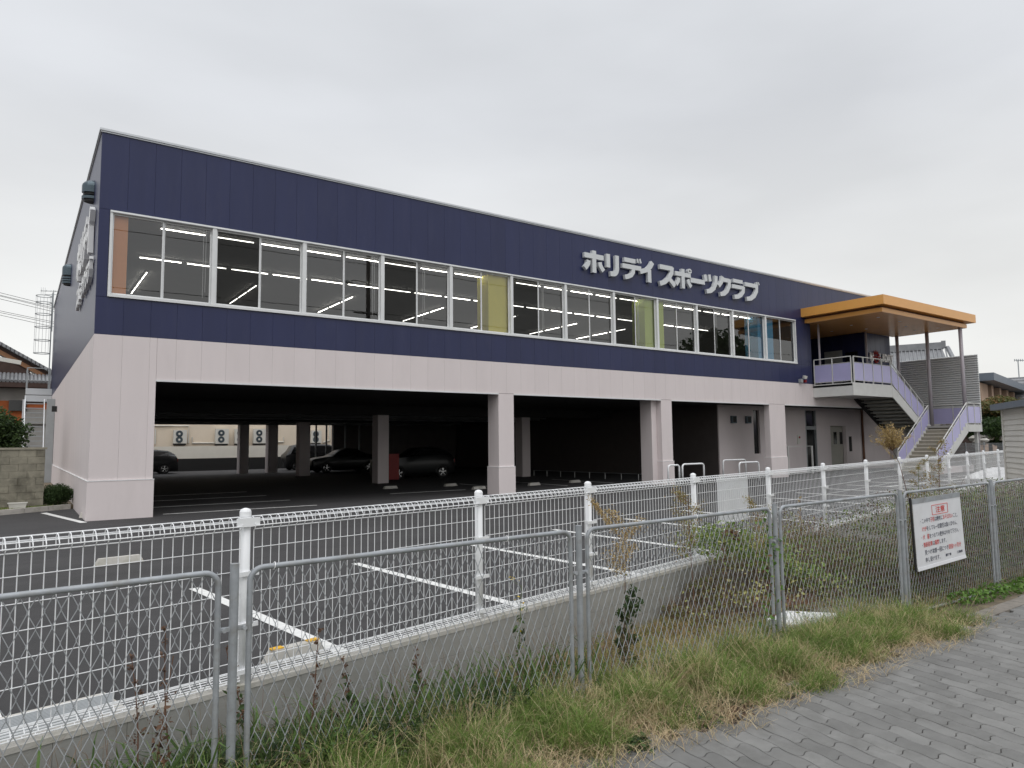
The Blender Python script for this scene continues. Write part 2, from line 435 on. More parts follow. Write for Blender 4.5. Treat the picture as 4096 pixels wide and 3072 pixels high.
def panels(name, m, mb, x0, x1, z0, z1, parent, step=0.6, y=0.0, t=0.08, gap=0.0028, phase=0.0, left=False):
    if m == 'pink': gap = .002
    """a run of wall panels on the front (left=False, along X) or on the left wall (left=True, along Y)"""
    xs = [x0]; k = math.floor((x0-phase)/step)+1
    while phase+k*step < x1-0.03: 
        if phase+k*step > x0+0.03: xs.append(phase+k*step)
        k += 1
    xs.append(x1)
    for a, b_ in zip(xs[:-1], xs[1:]):
        me = panel_mesh(b_-a-gap, z1-z0-gap*0.5, t, m)
        if left: inst(me, name, (t-y, b_-gap/2, z0+gap*.25), parent, rot=(0, 0, -PI/2))
        else: inst(me, name, (a+gap/2, y+t, z0+gap*.25), parent)

def text_obj(body, size, m, parent, origin, xdir, zdir, name='letter', extrude=0.0, offset=0.0, sx=1.0, res=3):
    c = bpy.data.curves.new('text', 'FONT'); c.body = body; c.size = size; c.extrude = extrude; c.offset = offset; c.resolution_u = res
    o = bpy.data.objects.new('tmp', c); COL.objects.link(o)
    dg = bpy.context.evaluated_depsgraph_get(); dg.update()
    me = bpy.data.meshes.new_from_object(o.evaluated_get(dg))
    bpy.data.objects.remove(o); bpy.data.curves.remove(c)
    xd = np.array(xdir, float); zd = np.array(zdir, float); nd = np.cross(xd, zd)
    n = len(me.vertices); v = np.zeros(n*3); me.vertices.foreach_get('co', v); v = v.reshape(-1, 3)
    wv = np.array(origin)+np.outer(v[:, 0]*sx, xd)+np.outer(v[:, 1], zd)+np.outer(v[:, 2], nd)-root_loc(parent)
    me.vertices.foreach_set('co', wv.ravel()); me.update()
    me.materials.clear(); me.materials.append(MT[m])
    ob = bpy.data.objects.new(name, me); COL.objects.link(ob); ob.parent = parent
    return ob

# ================================================================== BUILDING
U = 2.4
Z_ROOF, Z_WT, Z_WB, Z_B, Z_OT, Z_PL = 9.42, 7.489, 5.346, 4.419, 3.343, 0.912
club = thing('sports_club_building', 'long two storey sports club hall, navy above and pink below over a car park', 'building', (0, 0, 0))

# solid backing behind the cladding
MB().box(0.07, 30.2, 0.085, 0.25, Z_WT, Z_ROOF).box(0.07, 30.2, 0.085, 0.25, Z_B, Z_WB).box(0.07, 0.24, 0.085, 0.25, Z_WB, Z_WT)\
    .box(29.04, 30.2, 0.085, 0.25, Z_WB, Z_WT).box(30.2, 37.8, 0.085, 0.25, 7.42, Z_ROOF).box(37.7, 37.8, 0.25, 26, 7.42, Z_ROOF).box(0.085, 0.25, 0.25, 26.5, Z_B, Z_ROOF).build('wall_core', 'navy_back', club)
MB().box(0.07, 42.0, 0.085, 0.30, Z_OT+.02, Z_B).box(0.085, 1.27, 0.09, 0.6, 0, Z_OT+.02).box(0.085, 0.25, 0.6, 26.5, 0, Z_B).build('lower_wall_core', 'pink_back', club)
# cladding panels
panels('wall_panel', 'navy', None, 0.0, 30.2, Z_WT+.012, Z_ROOF-.02, club)
panels('wall_panel', 'navy', None, 30.2, 37.8, 7.70, Z_ROOF-.02, club)
panels('wall_panel', 'navy', None, 0.0, 30.2, Z_B, Z_WB-.012, club)
panels('wall_panel', 'navy', None, 0.0, 0.232, Z_WB-.008, Z_WT+.008, club)
panels('wall_panel', 'navy', None, 29.05, 30.2, Z_WB-.008, Z_WT+.008, club)
panels('wall_panel', 'pink', None, 1.362, 41.9, Z_OT+.03, Z_B-.001, club)
panels('wall_panel', 'pink', None, 0.0, 1.36, Z_PL+.02, Z_B-.001, club)
panels('wall_panel', 'navy', None, 0.082, 26.5, Z_B, Z_ROOF-.02, club, step=0.6, left=True)
panels('wall_panel', 'pink', None, 0.082, 26.5, Z_PL+.02, Z_B-.006, club, step=0.6, left=True)
# plinth on the corner pier and along the left wall
pl = MB(); pl.box(-.028, 1.385, -.028, .085, 0, Z_PL).box(-.028, .085, .087, 26.5, 0, Z_PL).box(1.28, 1.385, .087, .64, 0, Z_PL)
pl.build('plinth', 'pink', club)
pt = MB(); pt.prism([(-.036, -.036, Z_PL+.002), (1.39, -.036, Z_PL+.002), (1.36, -.002, Z_PL+.03), (-.002, -.002, Z_PL+.03)], (0, .0001, .0)); 
pt = MB(); pt.box(-.036, 1.392, -.036, .06, Z_PL+.002, Z_PL+.018).box(-.036, .06, .062, 26.5, Z_PL+.002, Z_PL+.018)
pt.build('plinth_highlight', 'letter_side', club)  # highlight along the plinth's chamfered top, put into a white strip
# parapet coping
cp = MB(); cp.box(-.05, 37.85, -.05, .3, Z_ROOF+.022, Z_ROOF+.075).box(-.05, .3, .302, 26.6, Z_ROOF+.022, Z_ROOF+.075)
cp.box(-.025, 37.83, -.025, .2, Z_ROOF-.015, Z_ROOF+.02).box(-.025, .2, .202, 26.55, Z_ROOF-.015, Z_ROOF+.02)
cp.build('coping', 'coping', club)
MB().box(.3, 37.65, .3, 26.4, 9.0, 9.2).build('roof', 'greymetal', club)
# far sides of the building
MB().box(41.5, 41.8, .3, 26.2, 0, 4.3).box(37.82, 38.0, 2.3, 26.1, 0, 7.3).box(.3, 15.99, 26.2, 26.5, 3.10, 8.99).build('rear_wall', 'pink', club)
MB().box(16.0, 37.6, 26.2, 26.5, 0, 8.99).build('rear_partition', mat('shaded_partition', (0.13, 0.115, 0.11), .8, var=.15), club)  # pinkish wall, its shade put into the dark brown colour
# lintel trims over the car park openings
tr = MB()
for a, b_ in ((1.36, 11.66), (12.28, 19.5), (20.12, 26.67), (27.89, 41.0)): tr.box(a, b_, -.022, .07, Z_OT-.012, Z_OT+.028)
tr.build('lintel_trim', 'alu', club)
# front piers
def pier(x0, x1, depth, steps=None):
    p = MB(); p.box(x0, x1, 0.0, depth, Z_PL, Z_OT+.02); o = p.build('pier', 'pink', club)
    q = MB(); q.box(x0-.028, x1+.028, -.028, depth+.028, 0, Z_PL-.001); q.build('pier_plinth', 'pink', o)
    q = MB(); q.box(x0-.034, x1+.034, -.034, depth+.034, Z_PL+.001, Z_PL+.016); q.build('pier_highlight', 'letter_side', o)  # same painted highlight: white strip for the bright plinth edge
    return o
pier(11.66, 12.28, .64)
pier(19.5, 20.12, .5)
q = MB(); q.box(19.2, 19.49, .25, .86, 0, Z_OT+.02); q.build('pier', 'pink', club)
pier(26.67, 27.89, .28)
# interior of the car park
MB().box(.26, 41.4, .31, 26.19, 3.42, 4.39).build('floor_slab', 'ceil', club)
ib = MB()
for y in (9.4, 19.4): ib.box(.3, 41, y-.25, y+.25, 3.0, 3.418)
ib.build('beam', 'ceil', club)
for x, y, ww in ((11.62, 9.6, .52), (11.52, 19.6, .60), (11.60, 25.8, .6), (9.85, 25.8, .54), (19.55, 9.7, .50), (3.9, 25.8, .4)):
    MB().box(x-ww/2+.2, x+ww/2+.2, y-.3, y+.3, 0, 3.41).build('column', 'pink', club)
# pipe runs beneath the soffit
pp = MB()
for k, y in enumerate((13.2, 13.8, 15.1, 22.4, 22.9, 24.2, 25.0)):
    pp.tube([(2, y, 3.12-.06*(k % 3)), (24, y, 3.12-.06*(k % 3))], .05, 6)
for k, x in enumerate((14.6, 15.3, 16.6, 17.6)):
    pp.tube([(x, 25.6, 3.2), (x, 25.6, .2)], .06, 6); pp.tube([(x, 22, 3.05), (x, 25.6, 3.05)], .05, 6)
pp.build('pipe', 'greymetal', club)
# ground-floor core: dark flank and the pink recessed front wall
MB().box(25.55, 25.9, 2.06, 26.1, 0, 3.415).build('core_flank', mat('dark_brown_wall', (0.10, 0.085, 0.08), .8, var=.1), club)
cw = MB(); YR = 2.0
cw.box(25.57, 28.25, YR, YR+.2, 0, 3.41).box(28.25, 28.75, YR, YR+.2, 0, 1.05).box(28.25, 28.75, YR, YR+.2, 3.2, 3.41).box(28.75, 32.73, YR, YR+.2, 0, 3.41)
cw.box(32.73, 33.75, YR, YR+.2, 3.27, 3.41).box(33.75, 35.12, YR, YR+.2, 0, 3.41).box(35.12, 36.71, YR, YR+.2, 2.46, 3.41).box(36.71, 41.6, YR, YR+.2, 0, 3.41)
cw.build('recessed_wall', 'pink', club)
MB().box(28.25, 28.75, YR+.1, YR+.14, 1.05, 3.2).build('slit_window', 'darkglass', club)
dr = MB(); dr.box(32.80, 33.68, YR+.08, YR+.12, .02, 2.25).build('glass_door', 'darkglass', club)
fr = MB(); fr.box(32.73, 32.80, YR-.01, YR+.15, 0, 3.27).box(33.68, 33.75, YR-.01, YR+.15, 0, 3.27).box(32.80, 33.68, YR-.01, YR+.15, 2.25, 2.43)
fr.build('door_frame', 'greymetal', club)
MB().box(32.80, 33.68, YR+.08, YR+.12, 2.43, 3.27).build('transom_window', 'darkglass', club)
d2 = MB().box(35.12, 36.71, YR+.22, YR+.27, 0, 2.46).build('steel_door', mat('door_grey', (0.42, 0.41, 0.36), .6, var=.05), club)
for a, b_ in ((35.78, 36.08), (36.40, 36.66)): MB().box(a, b_, YR+.20, YR+.217, 1.45, 2.12).build('door_window', 'darkglass', d2)
MB().box(36.97, 37.2, YR-.04, YR-.002, 1.03, 1.87).build('door_pull', 'blackmetal', club)
MB().box(31.9, 32.13, YR-.05, YR-.002, 1.50, 1.98).build('alarm_panel', 'acwhite', club)
MB().tube([(32.05, YR-.08, 1.84), (32.05, YR-.051, 1.84)], .055, 12).build('alarm_lamp', 'red', club)
MB().tube([(38.39, YR-.07, .1), (38.39, YR-.07, 3.38)], .06, 8).build('downpipe', 'brownstem', club)
for a, b_ in ((26.46, 26.78), (27.60, 27.92)):
    v = MB(); v.box(a, b_, YR-.14, YR-.002, 2.54, 2.58).box(a, a+.03, YR-.14, YR-.002, 2.58, 2.86).box(b_-.03, b_, YR-.14, YR-.002, 2.58, 2.86).box(a, b_, YR-.14, YR-.002, 2.861, 2.89)
    o = v.build('vent_hood', 'hood', club)
    MB().box(a+.03, b_-.03, YR-.12, YR-.10, 2.58, 2.86).build('vent_grille', 'blackmetal', o)

# ---- strip of twelve windows
def window(i):
    x0 = 0.24+i*U; x1 = x0+U
    o = MB()
    zb, zt = Z_WB, Z_WT
    e0 = 0.055
    o.box(x0, x1, -.035, .13, zt-.06, zt).box(x0, x1, -.045, .13, zb, zb+.065)
    o.box(x0, x0+e0, -.03, .12, zb+.065, zt-.06).box(x1-e0, x1, -.03, .12, zb+.065, zt-.06)
    w0 = o.build('window', 'alu', club)
    # outer line of the frame
    MB().box(x0+.012, x1-.012, -.052, -.037, zt-.05, zt-.038).build('head_rail', 'alu', w0)
    xm = (x0+x1)/2
    slide = i % 2 == 1 or i == 11
    for k, (a, b_) in enumerate(((x0+e0, xm), (xm, x1-e0))):
        y = .05 if (k == 0) else .085
        s = MB(); t = .035
        s.box(a, a+t, y-.015, y+.015, zb+.066, zt-.061).box(b_-t, b_, y-.015, y+.015, zb+.066, zt-.061)
        s.box(a+t, b_-t, y-.015, y+.015, zb+.066, zb+.11).box(a+t, b_-t, y-.015, y+.015, zt-.098, zt-.061)
        s.build('sash', 'alu', w0)
        if slide and k == 0 and i < 10:
            MB().quad((a+t, y-.002, zb+.11), (b_-t, y-.002, zb+.11), (b_-t, y-.002, zt-.098), (a+t, y-.002, zt-.098)).build('insect_screen', 'scr', w0)
        MB().quad((a+t, y+.008, zb+.11), (b_-t, y+.008, zb+.11), (b_-t, y+.008, zt-.098), (a+t, y+.008, zt-.098)).build('pane', 'glass', w0)
    # pull cords of the blinds
    if i in (0, 2, 3, 5, 7, 9):
        xx = x1-.22 if i % 2 == 0 else x0+1.5
        c = MB(); c.tube([(xx, .22, zt-.05), (xx, .22, zb+.25)], .007, 4); c.tube([(xx+.06, .22, zt-.05), (xx+.06, .22, zb+.4)], .007, 4)
        c.build('blind_cord', 'alu', w0)
# half-transparent dark insect screen
m = bpy.data.materials.new('dark_insect_screen'); m.use_nodes = True; t_ = m.node_tree; t_.nodes.clear()
a_ = _n(t_, 'ShaderNodeOutputMaterial'); b1 = _n(t_, 'ShaderNodeBsdfTransparent'); b2 = _n(t_, 'ShaderNodeBsdfDiffuse'); b2.inputs[0].default_value = (.02, .02, .018, 1)
mx_ = _n(t_, 'ShaderNodeMixShader'); mx_.inputs[0].default_value = .55
t_.links.new(b1.outputs[0], mx_.inputs[1]); t_.links.new(b2.outputs[0], mx_.inputs[2]); t_.links.new(mx_.outputs[0], a_.inputs[0])
MT['scr'] = m
for i in range(12): window(i)

# ---- room behind the windows
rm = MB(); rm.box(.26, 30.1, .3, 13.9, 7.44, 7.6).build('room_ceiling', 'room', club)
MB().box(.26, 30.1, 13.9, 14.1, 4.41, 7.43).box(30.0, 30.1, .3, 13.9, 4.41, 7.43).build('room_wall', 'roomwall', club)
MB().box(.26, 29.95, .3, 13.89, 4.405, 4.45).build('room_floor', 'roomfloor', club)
for a, b_, mm, y0 in ((.27, .65, 'orange', .17), (11.42, 12.32, 'yellow', .20), (18.92, 20.02, 'lime', .20), (26.32, 27.5, 'blue', .20)):
    MB().box(a, b_, y0, y0+.7, 4.455, 7.435).build('coloured_pillar', mm, club)
def tube_light(x0, y0, x1, y1, z=7.36):
    d = np.array([x1-x0, y1-y0, 0.]); L = np.linalg.norm(d); d /= L; nn = np.array([-d[1], d[0], 0])
    c = np.array([(x0+x1)/2, (y0+y1)/2, z])
    o = MB().obox(c+[0, 0, .045], d*L/2, nn*.03, (0, 0, .02)).build('light_fitting', 'room', club)
    MB().tube([c-d*(L/2-.03), c+d*(L/2-.03)], .011, 6).build('light_tube', 'tube', o)
for k in range(20): tube_light(1.42+k*1.27, .6, 1.42+k*1.27+1.14, .6, 7.39)
for k in range(20): tube_light(1.35+k*1.31, 3.9, 1.35+k*1.31+1.2, 3.9)
for x in (1.83, 5.3, 8.9, 12.9, 16.6, 20.2, 23.4):
    for k in range(3): tube_light(x, 5.8+k*1.32, x, 5.8+k*1.32+1.18)
# round-backed exercise machines seen low in the windows
for x, y in ((2.0, 1.7), (3.4, 1.9), (5.4, 1.9), (7.2, 2.0), (10.6, 2.0), (14.4, 2.0), (15.9, 2.1), (18.1, 2.0)):
    k_ = thing('treadmill_console', 'dark rounded exercise machine behind the %s upper window from the left' % {2.0: 'first', 3.4: 'second', 5.4: 'third', 7.2: 'fourth', 10.6: 'fifth', 14.4: 'sixth', 15.9: 'seventh', 18.1: 'eighth'}[x], 'exercise machine', (x, y, 4.45), 'exercise machines behind the windows')
    b = MB(); n = 14
    b.prism([(x+.42*math.cos(PI*i/n), y, 5.45+.30*math.sin(PI*i/n)) for i in range(n+1)], (0, .25, .0)).build('hood', 'blackmetal', k_)
    MB().box(x-.06, x+.06, y+.06, y+.18, 4.46, 5.47).build('upright', 'blackmetal', k_)
    MB().box(x-.35, x+.35, y-.3, y+.9, 4.452, 4.6).build('deck', 'blackmetal', k_)

# ---- entrance block at the right end
MB().box(35.16, 37.8, -.06, 14.0, 3.43+1.0, 7.36).build('entrance_wall_core', 'navy_back', club)
for k in range(5):
    a = 35.13+k*.534; inst(panel_mesh(.526, 2.93, .08, 'navy'), 'wall_panel', (a+.004, -.072, Z_B+.01), club)
for k in range(14):
    inst(panel_mesh(.592, 2.93, .03, 'navy'), 'wall_panel', (35.155, -.145+k*.6+.596, Z_B+.01), club, rot=(0, 0, -PI/2))
MB().box(30.201, 30.3, .0, 8, Z_B, 7.4).build('porch_side_wall', 'navy', club)
MB().box(30.3, 35.12, 8.0, 8.2, Z_B, 7.4).build('porch_rear_wall', 'darkglass', club)
MB().box(30.3, 35.12, .0, 8.0, 4.30, 4.40).build('porch_floor', 'conc', club)
MB().box(35.06, 35.12, 1.1, 2.1, 4.6, 6.55).build('notice_board', 'greymetal', club)
MB().box(35.05, 35.12, .25, .9, Z_B, 6.4).build('entrance_door', 'darkglass', club)

# ---- orange canopy
can = thing('entrance_canopy', 'flat orange metal canopy over the entrance stairs, carried by slim columns', 'canopy', (34.3, -2, 7.3))
ca = MB(); ca.box(29.56, 39.03, -3.98, -.002, 7.67, 8.09); ca.build('fascia', 'orange_metal', can)
ca = MB(); ca.box(29.85, 38.5, -3.75, -.002, 7.40, 7.57); ca.box(30.32, 35.1, .0, 7.9, 7.40, 7.43); ca.build('lower_fascia', 'orange_metal', can)
ca = MB(); ca.box(29.95, 38.4, -3.65, -.003, 7.572, 7.668); ca.build('shadow_gap', mat('brown_gap', (.16, .07, .03), .6), can)
ca = MB(); ca.box(29.86, 38.49, -3.74, -.16, 7.375, 7.398).box(30.33, 35.1, -.158, 7.9, 7.375, 7.398); ca.build('soffit', 'soffit', can)
for x, y in ((33.25, -2.9), (35.1, -2.3), (36.9, -1.9), (37.0, -3.0), (32.3, -1.0), (34.1, -.8), (31.2, -2.9), (33.3, .6)):
    MB().tube([(x, y, 7.374), (x, y, 7.366)], .07, 12).build('downlight', 'alu', can)
for x, y in ((38.05, -3.6), (38.0, -2.0), (38.05, -.42), (34.95, -.32), (30.6, -.25)):
    MB().tube([(x, y, 2.36 if x > 37 else 4.33), (x, y, 7.374)], .09 if x > 37 else .05, 14).build('column', 'column', can, smooth=True)

# ---- entrance staircase (landing, two flights, mid landing)
st = thing('entrance_staircase', 'white steel switchback staircase with lavender railing panels at the right end of the club', 'staircase', (34, -2, 0))
ld = MB(); ld.box(30.3, 34.0, -1.98, -.01, 4.22, 4.32); ld.build('landing', 'conc', st)
ld = MB(); ld.box(30.3, 33.95, -2.02, -1.985, 3.76, 4.36).box(30.3, 30.34, -1.983, -.01, 3.76, 4.36).box(30.345, 33.9, -1.98, -.01, 3.80, 3.84); ld.build('landing_fascia', 'steel_white', st)
SL = 0.63                                                   # upper flight, descending towards +X
ux = lambda x: 4.32-(x-34.0)*SL
for y0, y1 in ((-2.03, -1.985), (-.09, -.05)):
    MB().prism([(33.9, y0, ux(34.0)+.05), (37.25, y0, ux(37.25)+.02), (37.25, y0, ux(37.25)-.30), (37.0, y0, ux(37.25)-.30), (33.95, y0, 3.76)], (0, y1-y0, 0)).build('stringer', 'steel_white' if y0 < -1 else 'blackmetal', st)
NR = 11
for k in range(NR):
    x = 34.0+k*.285; z = 4.32-(k+1)*.179
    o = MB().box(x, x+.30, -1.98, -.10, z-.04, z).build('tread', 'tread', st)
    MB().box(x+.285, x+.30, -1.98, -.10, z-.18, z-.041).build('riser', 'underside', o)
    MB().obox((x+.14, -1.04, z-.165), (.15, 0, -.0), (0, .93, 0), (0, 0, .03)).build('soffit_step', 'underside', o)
# mid landing
ml = MB(); ml.box(37.15, 39.12, -3.86, -.02, 2.25, 2.35); ml.build('mid_landing', 'conc', st)
ml = MB(); ml.box(37.5, 39.15, -3.90, -3.865, 2.03, 2.40).box(39.125, 39.16, -3.86, 0, 2.03, 2.40); ml.build('mid_landing_fascia', 'steel_white', st)
# lower flight, rising towards +X
LX0, LZ, LN = 33.95, 2.35, 13
rise = LZ/LN; run = (37.55-LX0)/LN
for k in range(LN):
    x = LX0+k*run; z = (k+1)*rise
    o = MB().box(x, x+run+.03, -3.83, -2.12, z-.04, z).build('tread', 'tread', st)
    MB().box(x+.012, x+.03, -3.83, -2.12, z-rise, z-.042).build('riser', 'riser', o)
lz = lambda x: (x-LX0)/run*rise
for y0, y1 in ((-3.88, -3.84), (-2.11, -2.07)):
    MB().prism([(LX0-.12, y0, 0), (LX0+.25, y0, 0), (37.62, y0, LZ-.30), (37.62, y0, LZ+.06), (37.5, y0, LZ+.06), (LX0-.12, y0, .22)], (0, y1-y0, 0)).build('stringer', 'steel_white', st)
    for k in range(LN):
        x = LX0+k*run
        MB().prism([(x-.02, y0-.001, k*rise+.12), (x+run, y0-.001, (k+1)*rise+.10), (x-.02, y0-.001, (k+1)*rise+.10)], (0, y1-y0+.002, 0)).build('stringer_notch', 'steel_white', st)
for x, y in ((38.9, -3.7), (38.9, -.3), (37.4, -.3)):
    MB().box(x-.07, x+.07, y-.07, y+.07, 0, 2.25 if x > 35 else 3.8).build('support_post', 'steel_white', st)
def railing(p0, p1, h=1.12, npan=2, panel_low=.10, panel_top=.92, end0=True, end1=True, th=.022):
    p0 = np.array(p0, float); p1 = np.array(p1, float); d = p1-p0
    horiz = np.array([d[0], d[1], 0]); L = np.linalg.norm(horiz); hd = horiz/L; nn = np.array([-hd[1], hd[0], 0])
    Z = np.array([0, 0, 1.])
    o = MB().tube([p0+Z*h, p1+Z*h], .026, 8).build('handrail', 'steel_white', st)
    MB().tube([p0+Z*(panel_top+.02), p1+Z*(panel_top+.02)], .014, 6).build('mid_rail', 'steel_white', st)
    MB().tube([p0+Z*(panel_low-.02), p1+Z*(panel_low-.02)], .014, 6).build('bottom_rail', 'steel_white', st)
    for k in range(npan+1):
        if (k == 0 and not end0) or (k == npan and not end1): continue
        c = p0+d*k/npan
        MB().obox(c+Z*(h/2-.02), hd*.016, nn*.028, Z*(h/2)).build('railing_post', 'steel_white', st)
    for k in range(npan):
        a = p0+d*(k/npan)+hd*.03; b = p0+d*((k+1)/npan)-hd*.03
        q = [a+Z*panel_low, b+Z*panel_low, b+Z*panel_top, a+Z*panel_top]
        MB().prism([x-nn*.004 for x in q], nn*.008).build('railing_panel', 'lavp', st)
railing((30.36, -.08, 4.38), (30.36, -1.93, 4.38), npan=2, h=1.22)
railing((30.46, -2.0, 4.38), (33.9, -2.0, 4.38), npan=4, h=1.22)
railing((33.98, -2.0, 4.36), (37.1, -2.0, 4.36-3.12*SL), npan=5, h=1.15, end0=False)
railing((34.0, -2.09, .05), (37.4, -2.09, 2.30), npan=4, h=1.12)
railing((34.0, -3.86, .05), (37.55, -3.86, 2.36), npan=4, h=1.12)
railing((37.62, -3.88, 2.38), (39.08, -3.88, 2.38), npan=2, h=1.10, end0=False)
railing((39.1, -3.84, 2.38), (39.1, -.1, 2.38), npan=3, h=1.10, end0=False)

# corrugated privacy screen beside the stairs
sc = thing('corrugated_screen', 'tall grey horizontally ribbed metal screen standing beside the entrance stairs', 'screen', (39.3, -1.8, 3.0))
zz = np.arange(2.6, 6.04, .12)
for k, z0 in enumerate(zz):
    MB().prism([(39.28, -3.85, z0), (39.22, -3.85, z0+.03), (39.22, -3.85, z0+.075), (39.28, -3.85, z0+.105), (39.30, -3.85, z0+.105), (39.30, -3.85, z0)], (0, 4.1, 0)).build('slat', 'corr', sc)
MB().box(39.302, 39.34, -3.84, .24, 2.55, 6.05).build('backing_sheet', 'corr', sc)
for y in (-3.6, -2.0, -.42): MB().box(39.35, 39.43, y-.05, y+.05, 0.0, 6.0).build('post', 'column', sc)

# ---- signs on the building: block letters built from strokes
def ribbon(pts, wd):
    pts = [np.array(p, float) for p in pts]; Lf = []; Rt = []
    for i, p in enumerate(pts):
        a = pts[i]-pts[i-1] if i > 0 else pts[1]-pts[0]
        b = pts[i+1]-pts[i] if i < len(pts)-1 else pts[-1]-pts[-2]
        a = a/np.linalg.norm(a); b = b/np.linalg.norm(b)
        na = np.array([-a[1], a[0]]); nb = np.array([-b[1], b[0]]); n = na+nb; n /= np.linalg.norm(n)
        s = wd/2/max(.45, np.dot(n, na)); Lf.append(p+n*s); Rt.append(p-n*s)
    return Lf+Rt[::-1], len(pts)
def arc(cx, cy, rx, ry, a0, a1, n=6):
    return [(cx+rx*math.cos(math.radians(a0+(a1-a0)*i/n)), cy+ry*math.sin(math.radians(a0+(a1-a0)*i/n))) for i in range(n+1)]
W_ = .225
GL = {
 'ホ': [([(.02, .74), (.98, .74)], W_), ([(.5, 1.0), (.5, .0)], W_), ([(.22, .52), (.20, .38), (.12, .25), (.04, .14)], W_*.95), ([(.78, .52), (.80, .38), (.88, .25), (.96, .14)], W_*.95)],
 'リ': [([(.16, .98), (.16, .36)], W_), ([(.80, .98), (.80, .42)]+arc(.52, .40, .28, .30, 0, -80)[1:]+[(.30, .09)], W_)],
 'デ': [([(.10, .88), (.68, .88)], W_*.9), ([(.0, .58), (.98, .58)], W_*.95), ([(.56, .52), (.55, .36), (.45, .2), (.28, .1), (.12, .06)], W_*.95), ([(.77, 1.02), (.82, .84)], .09), ([(.91, 1.04), (.97, .84)], .09)],
 'イ': [([(.80, 1.0), (.66, .78), (.42, .58), (.0, .44)], W_), ([(.58, .62), (.58, .0)], W_)],
 'ス': [([(.06, .88), (.84, .88)], W_), ([(.82, .96), (.78, .66), (.58, .36), (.34, .16), (.04, .04)], W_), ([(.60, .38), (.78, .22), (.96, .04)], W_)],
 'ポ': [([(.02, .70), (.94, .70)], W_*.95), ([(.48, .98), (.48, .0)], W_), ([(.22, .50), (.19, .34), (.06, .14)], W_*.9), ([(.76, .50), (.80, .34), (.94, .14)], W_*.9), (arc(.88, .93, .09, .09, 0, 360, 12), .075)],
 'ー': [([(.03, .50), (.97, .50)], W_*1.05)],
 'ツ': [([(.07, .92), (.14, .58)], W_*.85), ([(.38, .96), (.45, .62)], W_*.85), ([(.88, .96), (.86, .6), (.70, .3), (.46, .13), (.16, .07)], W_)],
 'ク': [([(.36, 1.0), (.26, .72), (.02, .46)], W_*.95), ([(.28, .84), (.86, .84)], W_*.95), ([(.87, .93), (.84, .56), (.66, .28), (.42, .11), (.12, .05)], W_)],
 'ラ': [([(.12, .91), (.86, .91)], W_*.85), ([(.02, .60), (.92, .60)], W_*.9), ([(.92, .68), (.88, .40), (.70, .2), (.46, .08), (.18, .04)], W_)],
 'ブ': [([(.02, .84), (.86, .84)], W_*.95), ([(.86, .92), (.83, .56), (.66, .28), (.42, .11), (.12, .05)], W_), ([(.84, 1.06), (.88, .92)], .08), ([(.97, 1.07), (1.02, .93)], .08)],
}
def glyph(ch, org, xd, zd, w_, h_, depth, parent, m='letter'):
    xd = np.array(xd, float); zd = np.array(zd, float); nd = np.cross(xd, zd); b = MB()
    for k, (pts, wd) in enumerate(GL[ch]):
        poly, n = ribbon([(p[0]*w_/h_, p[1]) for p in pts], wd)
        dd = depth+.0025*k
        P = [np.array(org)+xd*p[0]*h_+zd*p[1]*h_ for p in poly]
        m2 = len(P)
        vs = [p+nd*.02 for p in P]+[p+nd*dd for p in P]
        fs = [(i, (i+1) % m2, (i+1) % m2+m2, i+m2) for i in range(m2)]
        for i in range(n-1):
            q = (i, i+1, m2-2-i, m2-1-i)
            fs.append(tuple(j+m2 for j in q)); fs.append(tuple(q[::-1]))
        b.add(vs, fs)
    o = b.build('letter', m, parent)
    bm_fix(o)
    return o
def bm_fix(o):
    import bmesh
    bm = bmesh.new(); bm.from_mesh(o.data); bmesh.ops.recalc_face_normals(bm, faces=bm.faces); bm.to_mesh(o.data); bm.free()
fs_ = thing('facade_sign', 'grey block katakana sign above the long window strip', 'sign', (20.8, 0, 8.0))
# left edge, width of each letter read along the facade
lay = [('ホ', 15.46, 1.0), ('リ', 16.56, .72), ('デ', 17.42, 1.04), ('イ', 18.38, .90), ('ス', 19.46, .96), ('ポ', 20.40, 1.04), ('ー', 21.34, .96),
       ('ツ', 22.24, .90), ('ク', 23.18, .88), ('ラ', 24.10, .90), ('ブ', 25.02, 1.04)]
for ch, x, ww in lay:
    glyph(ch, (x, -.005, 8.02), (1, 0, 0), (0, 0, 1), ww, .84, .14, fs_)
ws = thing('side_wall_sign', 'two line white katakana sign high on the narrow left wall', 'sign', (0, 3, 6.6))
for k, ch in enumerate('ホリデイ'):
    glyph(ch, (.0, 5.35-k*1.2, 6.62), (0, -1, 0), (0, 0, 1), 1.05, 1.12, .13, ws, 'letter_side')
for k, ch in enumerate('スポーツクラブ'):
    glyph(ch, (.0, 5.5-k*.68, 5.88), (0, -1, 0), (0, 0, 1), .60, .56, .10, ws, 'letter_side')
hs = thing('entrance_name_sign', 'white HOLIDAY letters with a dark red radiating O on the navy entrance wall', 'sign', (36.7, -.16, 5.8))
for ch, x in zip('HLIDAY', (35.50, 36.46, 36.80, 36.98, 37.32, 37.62)):
    text_obj(ch, .58, 'letter_side', hs, (x, -.20, 5.90), (1, 0, 0), (0, 0, 1), extrude=.03, offset=.022, sx=.85)
lg = MB(); P = [(36.14+.17*math.cos(t), -.2, 5.97+.17*math.sin(t)) for t in np.linspace(0, 2*PI, 17)[:-1]]
lg.tube(P, .045, 6, closed=True); o = lg.build('letter', 'red', hs)
for k in range(7):
    a = PI*(.08+.84*k/6); c = np.array([36.14, -.21, 5.99]); d = np.array([math.cos(a), 0, math.sin(a)])
    MB().tube([c+d*.25, c+d*.36, c+d*.5], [.018, .05, .012], 6).build('ray', 'red', o)

